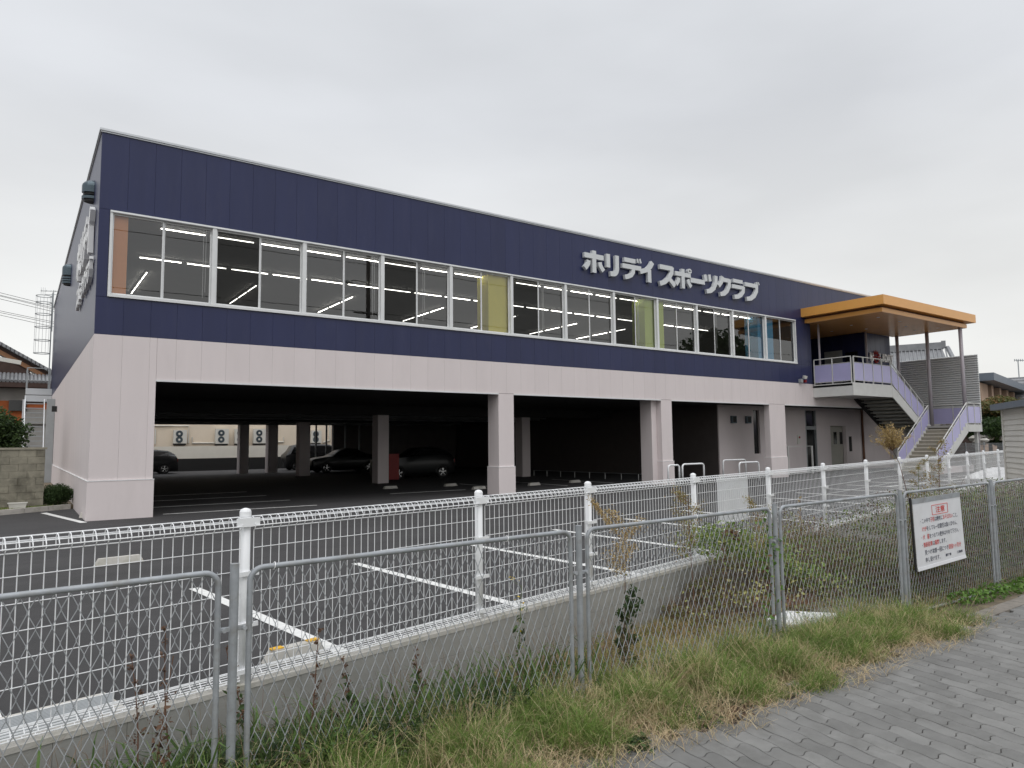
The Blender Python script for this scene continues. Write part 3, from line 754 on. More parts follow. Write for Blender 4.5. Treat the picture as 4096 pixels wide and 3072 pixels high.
# vents on the left wall
def vent(y, z, h, n, label):
    v = thing('wall_vent', label, 'vent', (0, y, z), 'hooded vents on the left wall')
    wd = .20; b = MB(); N = 10
    prof = [(-wd*math.sin(PI*i/N)*1.35-.005, y-wd*math.cos(PI*i/N)) for i in range(N+1)]
    for k in range(n):
        zt = z+h-.001-k*(h*.5/n)-(0 if k == 0 else h*.35); zb = z+h*.62 if k == 0 else zt-h*.32/n
        b = MB(); b.prism([(x, yy, zb) for x, yy in prof], (0, 0, zt-zb)); b.build('hood' if k == 0 else 'louvre', 'hood', v)
        MB().prism([(x*.8, y+(yy-y)*.85, zb-.06) for x, yy in prof], (0, 0, .058)).build('gap', 'blackmetal', v)
    b = MB()
    for i in range(N):
        pass
    M2 = 5
    for j in range(M2):
        f0 = math.cos(PI/2*j/M2); f1 = math.cos(PI/2*(j+1)/M2); z0 = z+h+.18*math.sin(PI/2*j/M2); z1 = z+h+.18*math.sin(PI/2*(j+1)/M2)
        for i in range(N):
            (xa, ya), (xb, yb) = prof[i], prof[i+1]
            b.quad((xa*f0, y+(ya-y)*f0, z0), (xb*f0, y+(yb-y)*f0, z0), (xb*f1, y+(yb-y)*f1, z1), (xa*f1, y+(ya-y)*f1, z1))
    b.build('dome', 'hood', v, smooth=True)
vent(1.85, 8.12, .46, 2, 'round-topped steel vent hood nearest the front corner, above the wall sign')
vent(11.4, 7.7, .72, 4, 'louvred steel vent hood further back on the left wall')
# camera and lamp on the facade
sc_ = thing('security_camera', 'small white security camera with red side box beside the landing', 'camera', (29.3, 0, 4.6))
MB().box(29.1, 29.28, -.14, -.002, 4.44, 4.62).build('bracket', 'greymetal', sc_)
MB().obox((29.33, -.2, 4.70), (.05, -.03, 0), (.06, .10, .03), (0, -.02, .06)).build('body', 'acwhite', sc_)
MB().box(29.5, 29.6, -.12, -.002, 4.47, 4.60).build('beacon', 'red', sc_)

# ================================================================== GROUND AND SETTING
wall_y = lambda x: -13.85+.2*x
def sheet(name, poly, z, m, **kw):
    o = MB().add([(x, y, z) for x, y in poly], [tuple(range(len(poly)))]).build(name, m)
    structure(o)
    return o
sheet('ground', [(-300, -300), (400, -300), (400, 400), (-300, 400)], -.75, 'farground')
fx = [-14, 60]
structure(MB().prism([(-14, wall_y(-14)-.01, -.74), (60, wall_y(60)-.01, -.74), (60, 120, -.74), (-60, 120, -.74), (-60, wall_y(-14), -.74)], (0, 0, .74)).build('asphalt', 'asphalt'))
# painted bay lines
ln = []
def line(name, a, b, wd=.12, z=.004, m='line'):
    a = np.array([*a, z], float); b = np.array([*b, z], float); d = b-a; d /= np.linalg.norm(d); n = np.array([-d[1], d[0], 0])*wd/2
    o = MB().prism([a-n, b-n, b+n, a+n], (0, 0, .003)).build(name, m); structure(o); return o
for k, (xt, xb) in enumerate(((.42, .87), (2.66, 3.0), (4.95, 5.22), (7.3, 7.5), (9.7, 9.85), (12.1, 12.2), (14.5, 14.6), (16.9, 17.0), (19.3, 19.4), (21.7, 21.8), (24.1, 24.2), (26.5, 26.6), (28.9, 29.0))):
    y1 = wall_y(xb)+.16
    line('bay_line', (xt, y1+(3.9 if k > 2 else 3.6)), (xb, y1))
line('bay_line', (-1.80, -10.6), (-1.44, -13.85), .14)
line('bay_line', (-.75, 3.14), (-.08, -.38), .14)
for y in (.55, 2.95, 5.5, 8.0): line('bay_line', (1.7, y-.0), (5.65, y-.12), .09)
for x in (13.9, 16.4, 18.9): line('bay_line', (x, 2.2), (x+.1, 6.4), .09)
line('bay_line', (9.2, 3.1), (12.2, 3.05), .09)
for k in range(5): line('bay_line', (30.5+k*2.5, -8.3+k*.4), (31.2+k*2.5, -4.2), .12)
line('bay_line', (24, -6.4), (40, -5.6), .14)

# wheel stops
def wheel_stop(x, y, ang, label, yellow=False, L=.60, group='concrete wheel stops of the car park'):
    t = thing('wheel_stop', label, 'wheel stop', (x, y, 0), group)
    ca_, sa = math.cos(ang), math.sin(ang)
    T = lambda u, v, z: (x+u*ca_-v*sa, y+u*sa+v*ca_, z)
    b = MB(); h = .11
    lo = [T(-L/2, -.075, 0.006), T(L/2, -.075, 0.006), T(L/2, .075, 0.006), T(-L/2, .075, 0.006)]
    hi = [T(-L/2+.05, -.045, h), T(L/2-.05, -.045, h), T(L/2-.05, .045, h), T(-L/2+.05, .045, h)]
    b.add(lo+hi, [(0,3,2,1),(4,5,6,7),(0,1,5,4),(1,2,6,5),(2,3,7,6),(3,0,4,7)]); b.build('block', 'conc_lt', t)
    if yellow:
        for u in (-L/2+.09, L/2-.09):
            c = T(u, .0, h+.006); MB().obox(c, (.05*ca_, .05*sa, 0), (-.03*sa, .03*ca_, 0), (0, 0, .004)).build('reflector', 'yellowtag', t)
wheel_stop(-.10, -7.31, .17, 'lone wheel stop on the open asphalt before the corner pier', L=.64)
fa = math.atan(.2)
wheel_stop(.50, -13.42, fa, 'wheel stop with yellow reflectors against the wall, beside the first white post', True, .5)
for x, y in ((12.75, 2.95), (12.9, 5.3), (15.6, 3.3), (10.4, 5.6), (18.0, 3.6), (1.55, 2.1), (.0, 1.2)):
    wheel_stop(x, y, .1 if x > 5 else 1.5, {12.75: 'wheel stop seen just left of the first full pier', 15.6: 'wheel stop right of the first pier, farther one', 1.55: 'wheel stop beside the inner edge of the corner pier', .0: 'wheel stop tucked behind the left wall corner'}.get(x, {12.9: 'wheel stop left of the first pier, farther in than its neighbour', 10.4: 'wheel stop deep inside the long first opening', 18.0: 'wheel stop beside the second pier'}.get(x, 'pale wheel stop')))

# drain grate by the fence
g = thing('drain_grate', 'pale steel drain grating against the white fence wall', 'grate', (-1.2, -13.85, 0))
for k in range(14):
    o_ = k*.028
    MB().obox((-1.25+.02*k*.2, -13.93+o_, .012), (.42, .084, 0), (-.002, .009, 0), (0, 0, .008)).build('bar', 'greymetal', g)
MB().obox((-1.25, -13.74, .006), (.47, .094, 0), (-.05, .24, 0), (0, 0, .004)).build('frame', 'conc_lt', g)

# retaining wall of concrete blocks
rw = thing('retaining_wall', 'low grey block retaining wall that carries the white mesh fence', 'wall', (0, wall_y(0), -.6))
dirw = np.array([1, .2, 0])/math.hypot(1, .2); nw = np.array([-dirw[1], dirw[0], 0])
def wp(s, off=0, z=0): return np.array([0, wall_y(0), z])+dirw*s+nw*off
bm_ = MB(); bl, bh = .39, .19
bm_.box(0, bl, -.15, 0, 0, bh)
blk = panel_mesh(.398, .198, .15, 'conc', ch=.0015)
for c in range(3):
    for k in range(62):
        s = -3.2+k*.4+(.2 if c % 2 else 0)
        if s > 20: break
        p = wp(s+.003, -.08+.15-.15+.15, -.595+c*.2)
        o = inst(blk, 'block', p-nw*.0, rw, rot=(0, 0, fa))
MB().obox(wp(25, .07, -.28), dirw*28.3, nw*.062, (0, 0, .30)).build('wall_core', 'conc', rw)
MB().obox(wp(40, 0.0, -.3), dirw*20, nw*.078, (0, 0, .295)).build('wall_length', 'conc', rw)
MB().obox(wp(25, 0.0, .022), dirw*28.3, nw*.085, (0, 0, .018)).build('coping', 'conc_lt', rw)

# white welded-mesh fence
wf = thing('white_mesh_fence', 'long white welded mesh fence with round posts along the edge of the car park', 'fence', (0, wall_y(0), 0))
px_ = [-2.6, -.02, 2.29, 4.01, 6.41, 8.88, 11.37, 13.93, 16.51, 19.14, 21.66, 24.27, 26.99, 29.87, 32.8]
post = MB(); post.cyl((0, 0), .038, .04, 1.235, 14)
post_me = post.mesh('post'); post_me.materials.append(MT['white']); post_me.polygons.foreach_set('use_smooth', [len(p.vertices) == 4 for p in post_me.polygons])
cap = MB(); cap.tube([(0, 0, 1.205), (0, 0, 1.24), (0, 0, 1.256), (0, 0, 1.265)], [.041, .041, .033, .010], 14)
cap_me = cap.mesh('post_cap'); cap_me.materials.append(MT['white'])
clamp = MB(); clamp.cyl((0, 0), .0425, -.016, .016, 14); clamp.box(-.085, .085, -.058, -.043, -.016, .016)
clamp_me = clamp.mesh('clamp'); clamp_me.materials.append(MT['white'])
def sx_(x): return x*math.hypot(1, .2)
for x in px_:
    p = np.array([x, wall_y(x), 0]); o = inst(post_me, 'post', p, wf)
    c = inst(cap_me, 'post_cap', (0, 0, 0), None); c.parent = o
    for z in (1.165, .80, .44, .12):
        c = inst(clamp_me, 'clamp', (0, 0, 0), None); c.parent = o; c.location = (0, 0, z); c.scale = (1, 1, 2.0) if z > 1 else (1, 1, 1); c.rotation_euler = (0, 0, fa)
for i in range(len(px_)-1):
    s0, s1 = sx_(px_[i])+.05, sx_(px_[i+1])-.05
    n = round((s1-s0)/.0665); b = MB(); q = MB()
    far = px_[i] > 13
    nv = 4 if far else 5
    for k in range(n+1):
        s = s0+(s1-s0)*k/n
        prof = [(-.035, 1.195), (-.012, 1.207), (.012, 1.195), (-.052, 1.155), (-.048, 1.135), (-.04, 1.115), (-.035, 1.10), (-.035, .12), (-.05, .095), (-.058, .08), (-.03, .05), (.0, .055), (-.035, .075)]
        pr_ = [(.012, 1.125), (.018, 1.17), (0.0, 1.203), (-.03, 1.195), (-.062, 1.15), (-.060, 1.13), (-.035, 1.105), (-.035, .115), (-.060, .09), (-.058, .07), (-.02, .052), (.015, .06)]
        q.tube([wp(s, o_, z) for o_, z in pr_], .0033, nv, cap=False)
    for o_, z, r in ((.014, 1.175, .0042), (-.002, 1.203, .0045), (-.045, 1.172, .0045), (-.063, 1.14, .0045), (-.04, 1.113, .0042), (-.062, .085, .0045), (-.04, .110, .004), (-.03, .056, .0045), (.01, .058, .004), (-.075, .072, .0045), (.03, .07, .0045), (.03, .10, .0045), (-.02, .125, .0045)):
        b.tube([wp(s0, o_, z), wp(s1, o_, z)], r, 5)
    for z in (.98, .824, .668, .510, .352, .195):
        b.tube([wp(s0, -.0395, z), wp(s1, -.0395, z)], .0031, 5)
    b.add(q.v, q.f)
    b.build('wire_mesh', 'white', wf, kind='stuff')
# blank white board tied behind the fence
MB().prism([(7.22, wall_y(7.22)+.05, .46), (8.2, wall_y(8.2)+.05, .46), (8.2, wall_y(8.2)+.05, 1.13), (7.22, wall_y(7.22)+.05, 1.15)], (-.005, .02, 0)).build('blank_board', 'board')
tag(bpy.data.objects['blank_board'], 'blank white board fixed behind the white mesh fence', 'board')

# galvanised chain-link fence along the pavement
cl = thing('chain_link_fence', 'old galvanised chain link fence in round-cornered pipe frames along the pavement', 'fence', (3, -15, -.3))
cx = [-2.9, -.37, 2.18, 4.72, 7.23, 9.82, 12.42, 15.0, 17.6]
topz = lambda x: 1.022+.0065*x
botz = lambda x: -.225-.017*max(x, 0)
for x in cx:
    o = MB().cyl((x, -15.0), .0245, -.5, topz(x)+.03, 14).build('post', 'galv', cl, smooth=False)
    MB().tube([(x, -15, topz(x)+.0305), (x, -15, topz(x)+.037)], .0245, 14).build('post_cap', 'galv', o)
    for z in (topz(x)-.32, botz(x)+.12):
        MB().box(x-.095, x+.095, -15.012, -15.006+.012, z-.012, z+.012).build('bracket', 'galv', o)
        for s in (-1, 1): MB().tube([(x+s*.055, -15.035, z), (x+s*.055, -15.01, z)], .012, 6).build('bolt', 'galvwire', o)
def chain_panel(xa, xb):
    x0, x1 = xa+.085, xb-.085
    z0a, z0b, z1a, z1b = botz(x0), botz(x1), topz(x0), topz(x1); R = .075
    def C(cx_, cz, a0): return [(cx_+R*math.cos(math.radians(a0+15*k)), -15.0, cz+R*math.sin(math.radians(a0+15*k))) for k in range(7)]
    pts = C(x1-R, z1b-R, 0)+C(x0+R, z1a-R, 90)+C(x0+R, z0a+R, 180)+C(x1-R, z0b+R, 270)
    MB().tube(pts, .0165, 8, closed=True).build('pipe_frame', 'galv', cl, smooth=True)
    b = MB(); pw, ph = .0695, .160
    n = int((x1-x0)/pw)
    rr = np.random.default_rng(int(xa*10)+50)
    jit = rr.normal(0, .003, (n+3, 40, 2))
    H = z1a-z0a
    m = int(H/(ph/2))
    n = int(round((x1-x0-.012)/(pw/2))); aw = (x1-x0-.012)/n
    jit = rr.normal(0, .0016, (n+3, 60, 2))
    for k in range(n):
        pts = []
        for j in range(m+2):
            z = z1a-.012-j*ph/2
            s = (j+k) % 2                                    # neighbours zigzag in mirror phase and hook into each other
            x = x0+.006+(k+s)*aw
            z += (z1b-z1a)*(x-x0)/(x1-x0)
            if z < botz(x)+.005: z = botz(x)+.005
            jx, jz = jit[k+s, j]
            sg_ = 1 if s else -1
            pts += [(x+jx-sg_*.0012, -15+.003*sg_, z+jz+.007), (x+jx+sg_*.0016, -15, z+jz), (x+jx-sg_*.0012, -15-.003*sg_, z+jz-.007)]
        b.tube(pts, .0027 if xa < 4 else .0022, 4, cap=False)
    b.build('wire_mesh', 'galvwire', cl, kind='stuff')
for a, b_ in zip(cx[:-1], cx[1:]): chain_panel(a, b_)
# wire ties on the rails
for x in (-.15, 1.5, 3.55, 8.65):
    z = topz(x)
    tag(MB().tube([(x+.02*math.sin(t)*.2, -15+.021*math.cos(t), z+.021*math.sin(t)) for t in np.linspace(0, 2*PI, 10)], .003, 4).build('cable_tie', 'letter_side'),
        {-.15: 'pale tie knotted at the rounded corner of the second fence panel', 1.5: 'white tie wrapped on the rail near the middle post', 3.55: 'white tie around the third panel rail', 8.65: 'white loop on the rail above the warning sign'}[x], 'tie', 'ties on the chain link rail')

# ---- pavement of wavy interlocking pavers
ZP = -.25
structure(MB().prism([(-20, -15.86, -.7), (40, -15.86, -.7), (40, -24, -.7), (-20, -24, -.7)], (0, 0, .70+ZP-.012)).build('sidewalk', 'joint'))
sw = bpy.data.objects['sidewalk']
ang = math.radians(-98.42); d1 = np.array([math.cos(ang), math.sin(ang)]); n1 = np.array([-d1[1], d1[0]])
PL_, PW_ = .2785, .1392
def paver_poly(phase=0., gap=.0052, detail=8):
    A = .0078; pts = []
    f = lambda s: A*math.sin(2*PI*s/PL_+phase)
    gs = lambda v: .016*math.sin(2*PI*(v/PW_))
    for i in range(detail+1): s = PL_*i/detail; pts.append((s+gs(0), f(s)))
    for i in range(1, 6): v = PW_*i/6; pts.append((PL_+gs(v), v+f(PL_)))
    for i in range(detail, -1, -1): s = PL_*i/detail; pts.append((s, PW_+f(s)))
    for i in range(5, 0, -1): v = PW_*i/6; pts.append((gs(v), v))
    P = np.array(pts); c = P.mean(0); out = []
    m = len(P)
    for i in range(m):
        a = P[i]-P[i-1]; b = P[(i+1) % m]-P[i]
        na = np.array([-a[1], a[0]])/max(np.linalg.norm(a), 1e-9); nb = np.array([-b[1], b[0]])/max(np.linalg.norm(b), 1e-9)
        n = na+nb; n /= max(np.linalg.norm(n), 1e-9); out.append((P[i], n))
    return [p+n*gap/2 for p, n in out], [p+n*(gap/2+.004) for p, n in out]
def paver_geo(phase):
    lo_, hi_ = paver_poly(phase); m = len(lo_); b = MB()
    T = lambda p: np.array([*(d1*p[0]+n1*p[1])])
    vs = [(*T(p), -.02) for p in lo_]+[(*T(p), -.003) for p in lo_]+[(*T(p), 0) for p in hi_]
    fs = []
    for i in range(m):
        j = (i+1) % m; fs += [(i, j, j+m, i+m), (i+m, j+m, j+2*m, i+2*m)]
    fs.append(tuple(range(2*m, 3*m)))
    b.add(vs, fs); return b
pgs = [paver_geo(0), paver_geo(PI)]; pv_mes = [g_.mesh('paver') for g_ in pgs]
for me in pv_mes: me.materials.append(MT['paver'])
O0 = np.array([4.0, -15.0])
def project(P):
    q = np.array(P)-CAM; z = q@fw
    return (2048+2782.6*(q@r_)/z, 1536-2782.6*(q@u_)/z, z)
near = []; rest = []
for i in range(-95, 120):
    for j in range(-2, 14):
        c = O0+n1*(i*PW_)+d1*((j+.5*(i % 2))*PL_)
        cc = c+d1*PL_/2+n1*PW_/2
        edge = -15.80+.04*math.sin(cc[0]*1.7) if 1 < cc[0] < 6.6 else -15.74
        if cc[1] > edge+.02 or cc[1] < -18.6 or cc[0] < -5 or cc[0] > 16: continue
        X_, Y_, z_ = project((cc[0], cc[1], ZP))
        if z_ > 0 and -40 < X_ < 4140 and Y_ < 3130: near.append((z_, i % 2, c))
        else: rest.append((i % 2, c))
near.sort(key=lambda t: t[0])
for z_, k2, c in near[:300]:
    o = inst(pv_mes[k2], 'paver', (c[0], c[1], ZP+random.uniform(-.0012, .0012)), sw)
    o.rotation_euler = (random.uniform(-.004, .004), random.uniform(-.004, .004), random.uniform(-.003, .003))
rest += [(k2, c) for z_, k2, c in near[300:]]
V01 = [np.array(g_.v) for g_ in pgs]; nf = pgs[0].f; vv = []; ff = []
for k2, c in rest:
    V0 = V01[k2]
    o = len(vv)*len(V0); vv.append(V0+[c[0], c[1], ZP+random.uniform(-.002, .002)]); ff += [tuple(k+o for k in f) for f in nf]
me = bpy.data.meshes.new('far_pavers'); me.from_pydata(np.concatenate(vv).tolist(), [], ff); me.materials.append(MT['paver_isl'])
o = bpy.data.objects.new('paver_field', me); COL.objects.link(o); o.parent = sw; o['kind'] = 'stuff'
print('pavers', len(near), len(rest))
# concrete edging on the right part of the pavement
for k in range(14):
    x = 7.25+k*.6
    MB().prism([(x, -15.80, -.32), (x+.59, -15.80, -.32), (x+.59, -15.62, -.32), (x, -15.62, -.32)], (0, 0, .076)).build('kerb', 'kerbc', sw)

# ================================================================== VEGETATION
def gz(x, y):
    wy = -13.93+.2*x
    base_f = -.27-.016*np.clip(x, 0, 20)
    t = np.clip((y+15)/np.maximum(wy+15, .2), 0, 1)
    z_in = base_f+(-.585-base_f)*np.clip(t*1.4, 0, 1)
    t2 = np.clip((-15-y)/.85, 0, 1)
    z_out = base_f+(-.272-base_f)*t2
    n = .012*np.sin(x*7.1+y*3)+.01*np.sin(y*11-x*2.3)
    return np.where(y > -15, z_in, z_out)+n*(1-t2)
gx = np.linspace(-6, 24, 180); gv = np.linspace(0, 1, 26)
vs = []; fs = []
for i, x in enumerate(gx):
    for v in gv:
        y = -15.87+v*((-13.93+.2*x)+15.87); vs.append((x, y, float(gz(np.array(x), np.array(y)))))
nvv = len(gv)
for i in range(len(gx)-1):
    for j in range(nvv-1):
        a = i*nvv+j; fs.append((a, a+nvv, a+nvv+1, a+1))
structure(MB().add(vs, fs).build('verge', 'soil', smooth=True))

def blades(name, P, H, lean, width, m, parent=None, curve=.5, dirs=None):
    """P Nx3 roots, H heights; three-segment blades"""
    N = len(P); th = rng.uniform(0, 2*PI, N) if dirs is None else dirs
    D = np.stack([np.cos(th), np.sin(th), 0*th], 1); W = np.stack([-np.sin(th), np.cos(th), 0*th], 1)
    ph = rng.uniform(0, PI, N); W = np.cos(ph)[:, None]*W+np.sin(ph)[:, None]*D
    Hh = H[:, None]; L = lean[:, None]; w0 = (width*rng.uniform(.6, 1.3, N))[:, None]
    Z = np.array([0, 0, 1.])
    p0 = P; p1 = P+Z*Hh*.45+D*L*Hh*.18; p2 = P+Z*Hh*.8+D*L*Hh*.55; p3 = P+Z*Hh*(1-.25*np.minimum(L, 1.5))+D*L*Hh
    V = np.stack([p0-W*w0, p0+W*w0, p1+W*w0*.9, p1-W*w0*.9, p2+W*w0*.6, p2-W*w0*.6, p3], 1).reshape(-1, 3)
    idx = np.arange(N)*7
    Q1 = np.stack([idx, idx+1, idx+2, idx+3], 1); Q2 = np.stack([idx+3, idx+2, idx+4, idx+5], 1); T = np.stack([idx+5, idx+4, idx+6], 1)
    me = bpy.data.meshes.new(name)
    me.from_pydata((V-root_loc(parent)).tolist(), [], Q1.tolist()+Q2.tolist()+T.tolist())
    me.materials.append(MT[m]); o = bpy.data.objects.new(name, me); COL.objects.link(o)
    if parent is not None: o.parent = parent
    return o

def leaves(name, P, size, m, parent=None, updir=.3, aspect=.5, kind=None):
    N = len(P)
    n = rng.normal(0, 1, (N, 3)); n[:, 2] = np.abs(n[:, 2])+updir; n /= np.linalg.norm(n, axis=1)[:, None]
    a = np.cross(n, rng.normal(0, 1, (N, 3))); a /= np.linalg.norm(a, axis=1)[:, None]; b = np.cross(n, a)
    s = (size*rng.uniform(.5, 1.3, N))[:, None]
    V = np.stack([P-a*s, P-a*s*.2+b*s*aspect+n*s*.12, P+a*s, P-a*s*.2-b*s*aspect+n*s*.12], 1).reshape(-1, 3)
    idx = np.arange(N)*4
    F = np.concatenate([np.stack([idx, idx+1, idx+2], 1), np.stack([idx, idx+2, idx+3], 1)])
    me = bpy.data.meshes.new(name); me.from_pydata((V-root_loc(parent)).tolist(), [], F.tolist()); me.materials.append(MT[m])
    o = bpy.data.objects.new(name, me); COL.objects.link(o)
    if parent is not None: o.parent = parent
    if kind: o['kind'] = kind
    return o

def scatter(n, x0, x1, y0, y1, clump=None, seed=0):
    r = np.random.default_rng(seed)
    x = r.uniform(x0, x1, n); y = r.uniform(y0, y1, n)
    if clump is not None:
        k = clump(x, y); keep = r.uniform(0, 1, n) < k; x, y = x[keep], y[keep]
    wy = -13.96+.2*x; ok = y < wy; x, y = x[ok], y[ok]
    return np.stack([x, y, gz(x, y)], 1)
pn = lambda x, y, f, s=0: .5+.25*np.sin(x*f+s)+.25*np.sin(y*f*1.7+x*f*.6+s*2.1)
def edge_fade(x, y):                                        # grass thins out over the pavement edge and stops at the kerb
    ed = -15.95-.10*np.sin(x*2.1)-.06*np.sin(x*5.3)
    return np.clip((y-ed)/.22, 0, 1)*np.clip((7.4-x)/1.4, 0, 1)
# tall green and straw grass of the strip in front of the fence
P = scatter(105000, -.9, 7.6, -16.02, -14.80, lambda x, y: edge_fade(x, y)*np.clip(pn(x, y, 8.3)*2.6-.85, .04, 1), 1)
H = (.08+.27*rng.beta(1.6, 3, len(P)))*np.clip(.55+(P[:, 1]+15.95)*.9, .4, 1.05)*(.30+1.35*pn(P[:, 0], P[:, 1], 8.3)**1.5)
g1 = blades('grass', P, H, rng.uniform(.2, 1.5, len(P)), .0022, 'grass')
tag(g1, 'tufted green and straw grass along the foot of the chain link fence', 'grass', kind='stuff')
P = scatter(9000, -.6, 7.4, -16.12, -15.5, lambda x, y: np.clip((y+16.12-.05*np.sin(x*4))/.3, 0, 1)*np.clip((7.3-x), 0, 1), 2)
P[:, 2] = -.245
Pk = scatter(10500, -.4, 7.4, -15.9, -14.85, lambda x, y: edge_fade(x, y)*np.clip(pn(x, y, 6.1, 2)*2-.5, .1, 1), 21)
g2 = blades('straw_stalks', Pk, rng.uniform(.16, .42, len(Pk))*np.clip(.5+(Pk[:, 1]+15.95)*.9, .4, 1.0), rng.uniform(.2, 1.1, len(Pk)), .0019, 'straw')
tag(g2, 'tall pale straw stalks standing out of the green grass', 'grass', kind='stuff')
st_ = blades('dry_straw', P, rng.uniform(.03, .10, len(P)), rng.uniform(1.2, 3.2, len(P)), .0022, 'straw')
tag(st_, 'trampled dry straw spilling over the edge of the pavers', 'grass', kind='stuff')
# dense bright tufts at the right end of the strip
P = []
for cx_, cy_, r_0, n_ in ((5.2, -15.25, .30, 3600), (5.75, -15.35, .30, 2600), (4.5, -15.3, .28, 1800), (6.3, -15.4, .25, 1500), (3.4, -15.25, .25, 1600), (2.2, -15.35, .22, 1200), (1.6, -15.2, .2, 1000), (3.9, -15.45, .2, 900), (5.0, -15.55, .2, 900), (1.05, -15.3, .2, 900)):
    a = rng.uniform(0, 2*PI, n_); q = r_0*np.sqrt(rng.uniform(0, 1, n_)); P.append(np.stack([cx_+q*np.cos(a)*1.5, cy_+q*np.sin(a)*.8, 0*a], 1))
P = np.concatenate(P); P[:, 2] = gz(P[:, 0], P[:, 1])
tf = blades('grass_tufts', P, rng.uniform(.12, .30, len(P)), rng.uniform(.3, 1.6, len(P)), .002, 'grass')
tag(tf, 'thick bright green grass tufts leaning over the pavement', 'grass', kind='stuff')
# dry matted growth behind the fence
P = scatter(110000, -.2, 12, -15.0, -11.6, lambda x, y: np.clip(.45+pn(x, y, 2.6)*.8, 0, 1)*np.clip((x+.2)/1.2, .15, 1), 3)
dg_ = blades('dry_grass', P, rng.uniform(.04, .20, len(P))*(.5+.9*pn(P[:, 0], P[:, 1], 4.4, 3)), rng.uniform(.3, 2.2, len(P)), .0030, 'drygrass')
tag(dg_, 'matted dry tan grass between the two fences', 'grass', kind='stuff')
P = scatter(16000, .2, 9, -14.95, -12.4, lambda x, y: np.clip(pn(x, y, 3.3, 2)*1.3-.35, 0, 1), 4); P[:, 2] += rng.uniform(.0, .17, len(P))
lv = leaves('fallen_leaves', P, .018, 'vine'); tag(lv, 'small yellow and brown leaves strewn over the dry grass', 'leaves', kind='stuff')
# dark coarse weeds bottom left
P = scatter(6500, -1.8, 1.7, -15.1, -13.95, lambda x, y: np.clip(1.2-.5*np.abs(x-.0), 0.2, 1), 5)
cw_ = blades('coarse_weeds', P, rng.uniform(.10, .42, len(P)), rng.uniform(.2, 1.2, len(P)), .010, 'leaf')
tag(cw_, 'dark broad-bladed weeds behind the nearest fence panels', 'weeds', kind='stuff')
Pw = scatter(900, -1.9, 2.6, -15.05, -14.0, None, 61)
o = blades('weed_leaves', Pw, rng.uniform(.25, .58, len(Pw)), rng.uniform(.2, .9, len(Pw)), .009, 'creeper'); tag(o, 'tall strappy green weeds rising through the nearest chain link panels', 'weeds', kind='stuff')
Pw = scatter(700, -1.9, 3.2, -15.05, -14.0, None, 62)
o = blades('dry_stems', Pw, rng.uniform(.3, .75, len(Pw)), rng.uniform(.1, .7, len(Pw)), .0022, 'twig'); tag(o, 'thin brown grass stems standing behind the nearest panels', 'weeds', kind='stuff')
P = scatter(4200, -1.8, 2.0, -15.2, -14.1, None, 6); P[:, 2] += rng.uniform(.02, .30, len(P))*np.clip(1.3-np.abs(P[:, 0]), .15, 1)
bl_ = leaves('ground_creeper', P, .024, 'creeper'); tag(bl_, 'leafy green creeper among the weeds at the lower left', 'creeper', kind='stuff')
# small dark green ground plants on the pavement edge
for k, (x, y, s, lab) in enumerate(((2.62, -15.72, .15, 'low dark green clump of weeds nearest the pavers'), (3.0, -15.66, .13, 'small dark leafy weed beside the reddish dry leaves'), (1.95, -15.8, .1, 'little leafy weed rooted at the paver edge'))):
    a = rng.normal(0, s*.45, (330, 3)); a[:, 2] = np.abs(a[:, 2])*.4
    o = leaves('weed_clump', np.array([x, y, -.245])+a, .018, 'leaf', aspect=.7); tag(o, lab, 'weed', kind='stuff')
a = rng.normal(0, 1, (60, 3))*[.16, .05, .006]+[2.9, -15.83, -.235]
o = leaves('dead_leaves', a, .03, 'terr', aspect=.45) if 'terr' in MT else leaves('dead_leaves', a, .03, 'deadleaf', aspect=.45); tag(o, 'reddish brown dead leaves lying on the paver edge', 'leaves', kind='stuff')

# vine thicket behind panels on the right
def thicket(n, seed, fn): 
    r = np.random.default_rng(seed); return fn(r, n)
def mound(r, n):
    x = 5.3+4.4*r.uniform(0, 1, n)**.9; wy = -13.95+.2*x; q = r.uniform(.12, 1, n); y = -14.9+(wy+14.9)*q
    top = -.52+.16+.80*np.clip((x-5.6)/1.5, 0, 1)*np.clip(q*1.25-.05, .12, 1)*(.55+.6*pn(x, y, 5.7))
    z0 = gz(x, y); z = z0+(top-z0).clip(.05)*r.uniform(.3, 1.05, n)**.6
    return np.stack([x, y, z], 1)
Pm = thicket(42000, 11, mound)
Pl_ = Pm[:30000]; Pl_ = Pl_[pn(Pl_[:, 0], Pl_[:, 2]*2.0+Pl_[:, 1], 8.3, 1) > .33]
o = leaves('vine_thicket', Pl_, .021, 'vine'); tag(o, 'reddish green vine thicket heaped between the fences left of the sign', 'vines', kind='stuff')
Pt = Pm[30000:]; o = blades('dead_twigs', Pt-[0, 0, .05], rng.uniform(.06, .22, len(Pt)), rng.uniform(.1, 2.2, len(Pt)), .0022, 'twig'); tag(o, 'reddish brown dead twigs running through the thicket', 'twigs', kind='stuff')
def hedge(r, n):
    x = 7.3+r.uniform(0, 1, n)*11; y = -14.93+r.uniform(0, 1, n)**1.7*1.8
    top = .84-.62*np.clip((9.9-x)/2.4, 0, 1)*.9+.16*pn(x, y, 3.1)-.08; z0 = gz(x, y); z = z0+(top-z0)*r.uniform(0, 1, n)**.75
    return np.stack([x, y, z], 1)
Pm = thicket(90000, 12, hedge)
Pm = Pm[(pn(Pm[:, 0]*1.0, Pm[:, 2]*2.2, 7.3, 1) > .42)]
o = leaves('vine_hedge', Pm, .023, 'vinedark'); tag(o, 'dense dark vines filling the fence behind the warning sign and beyond', 'vines', kind='stuff')
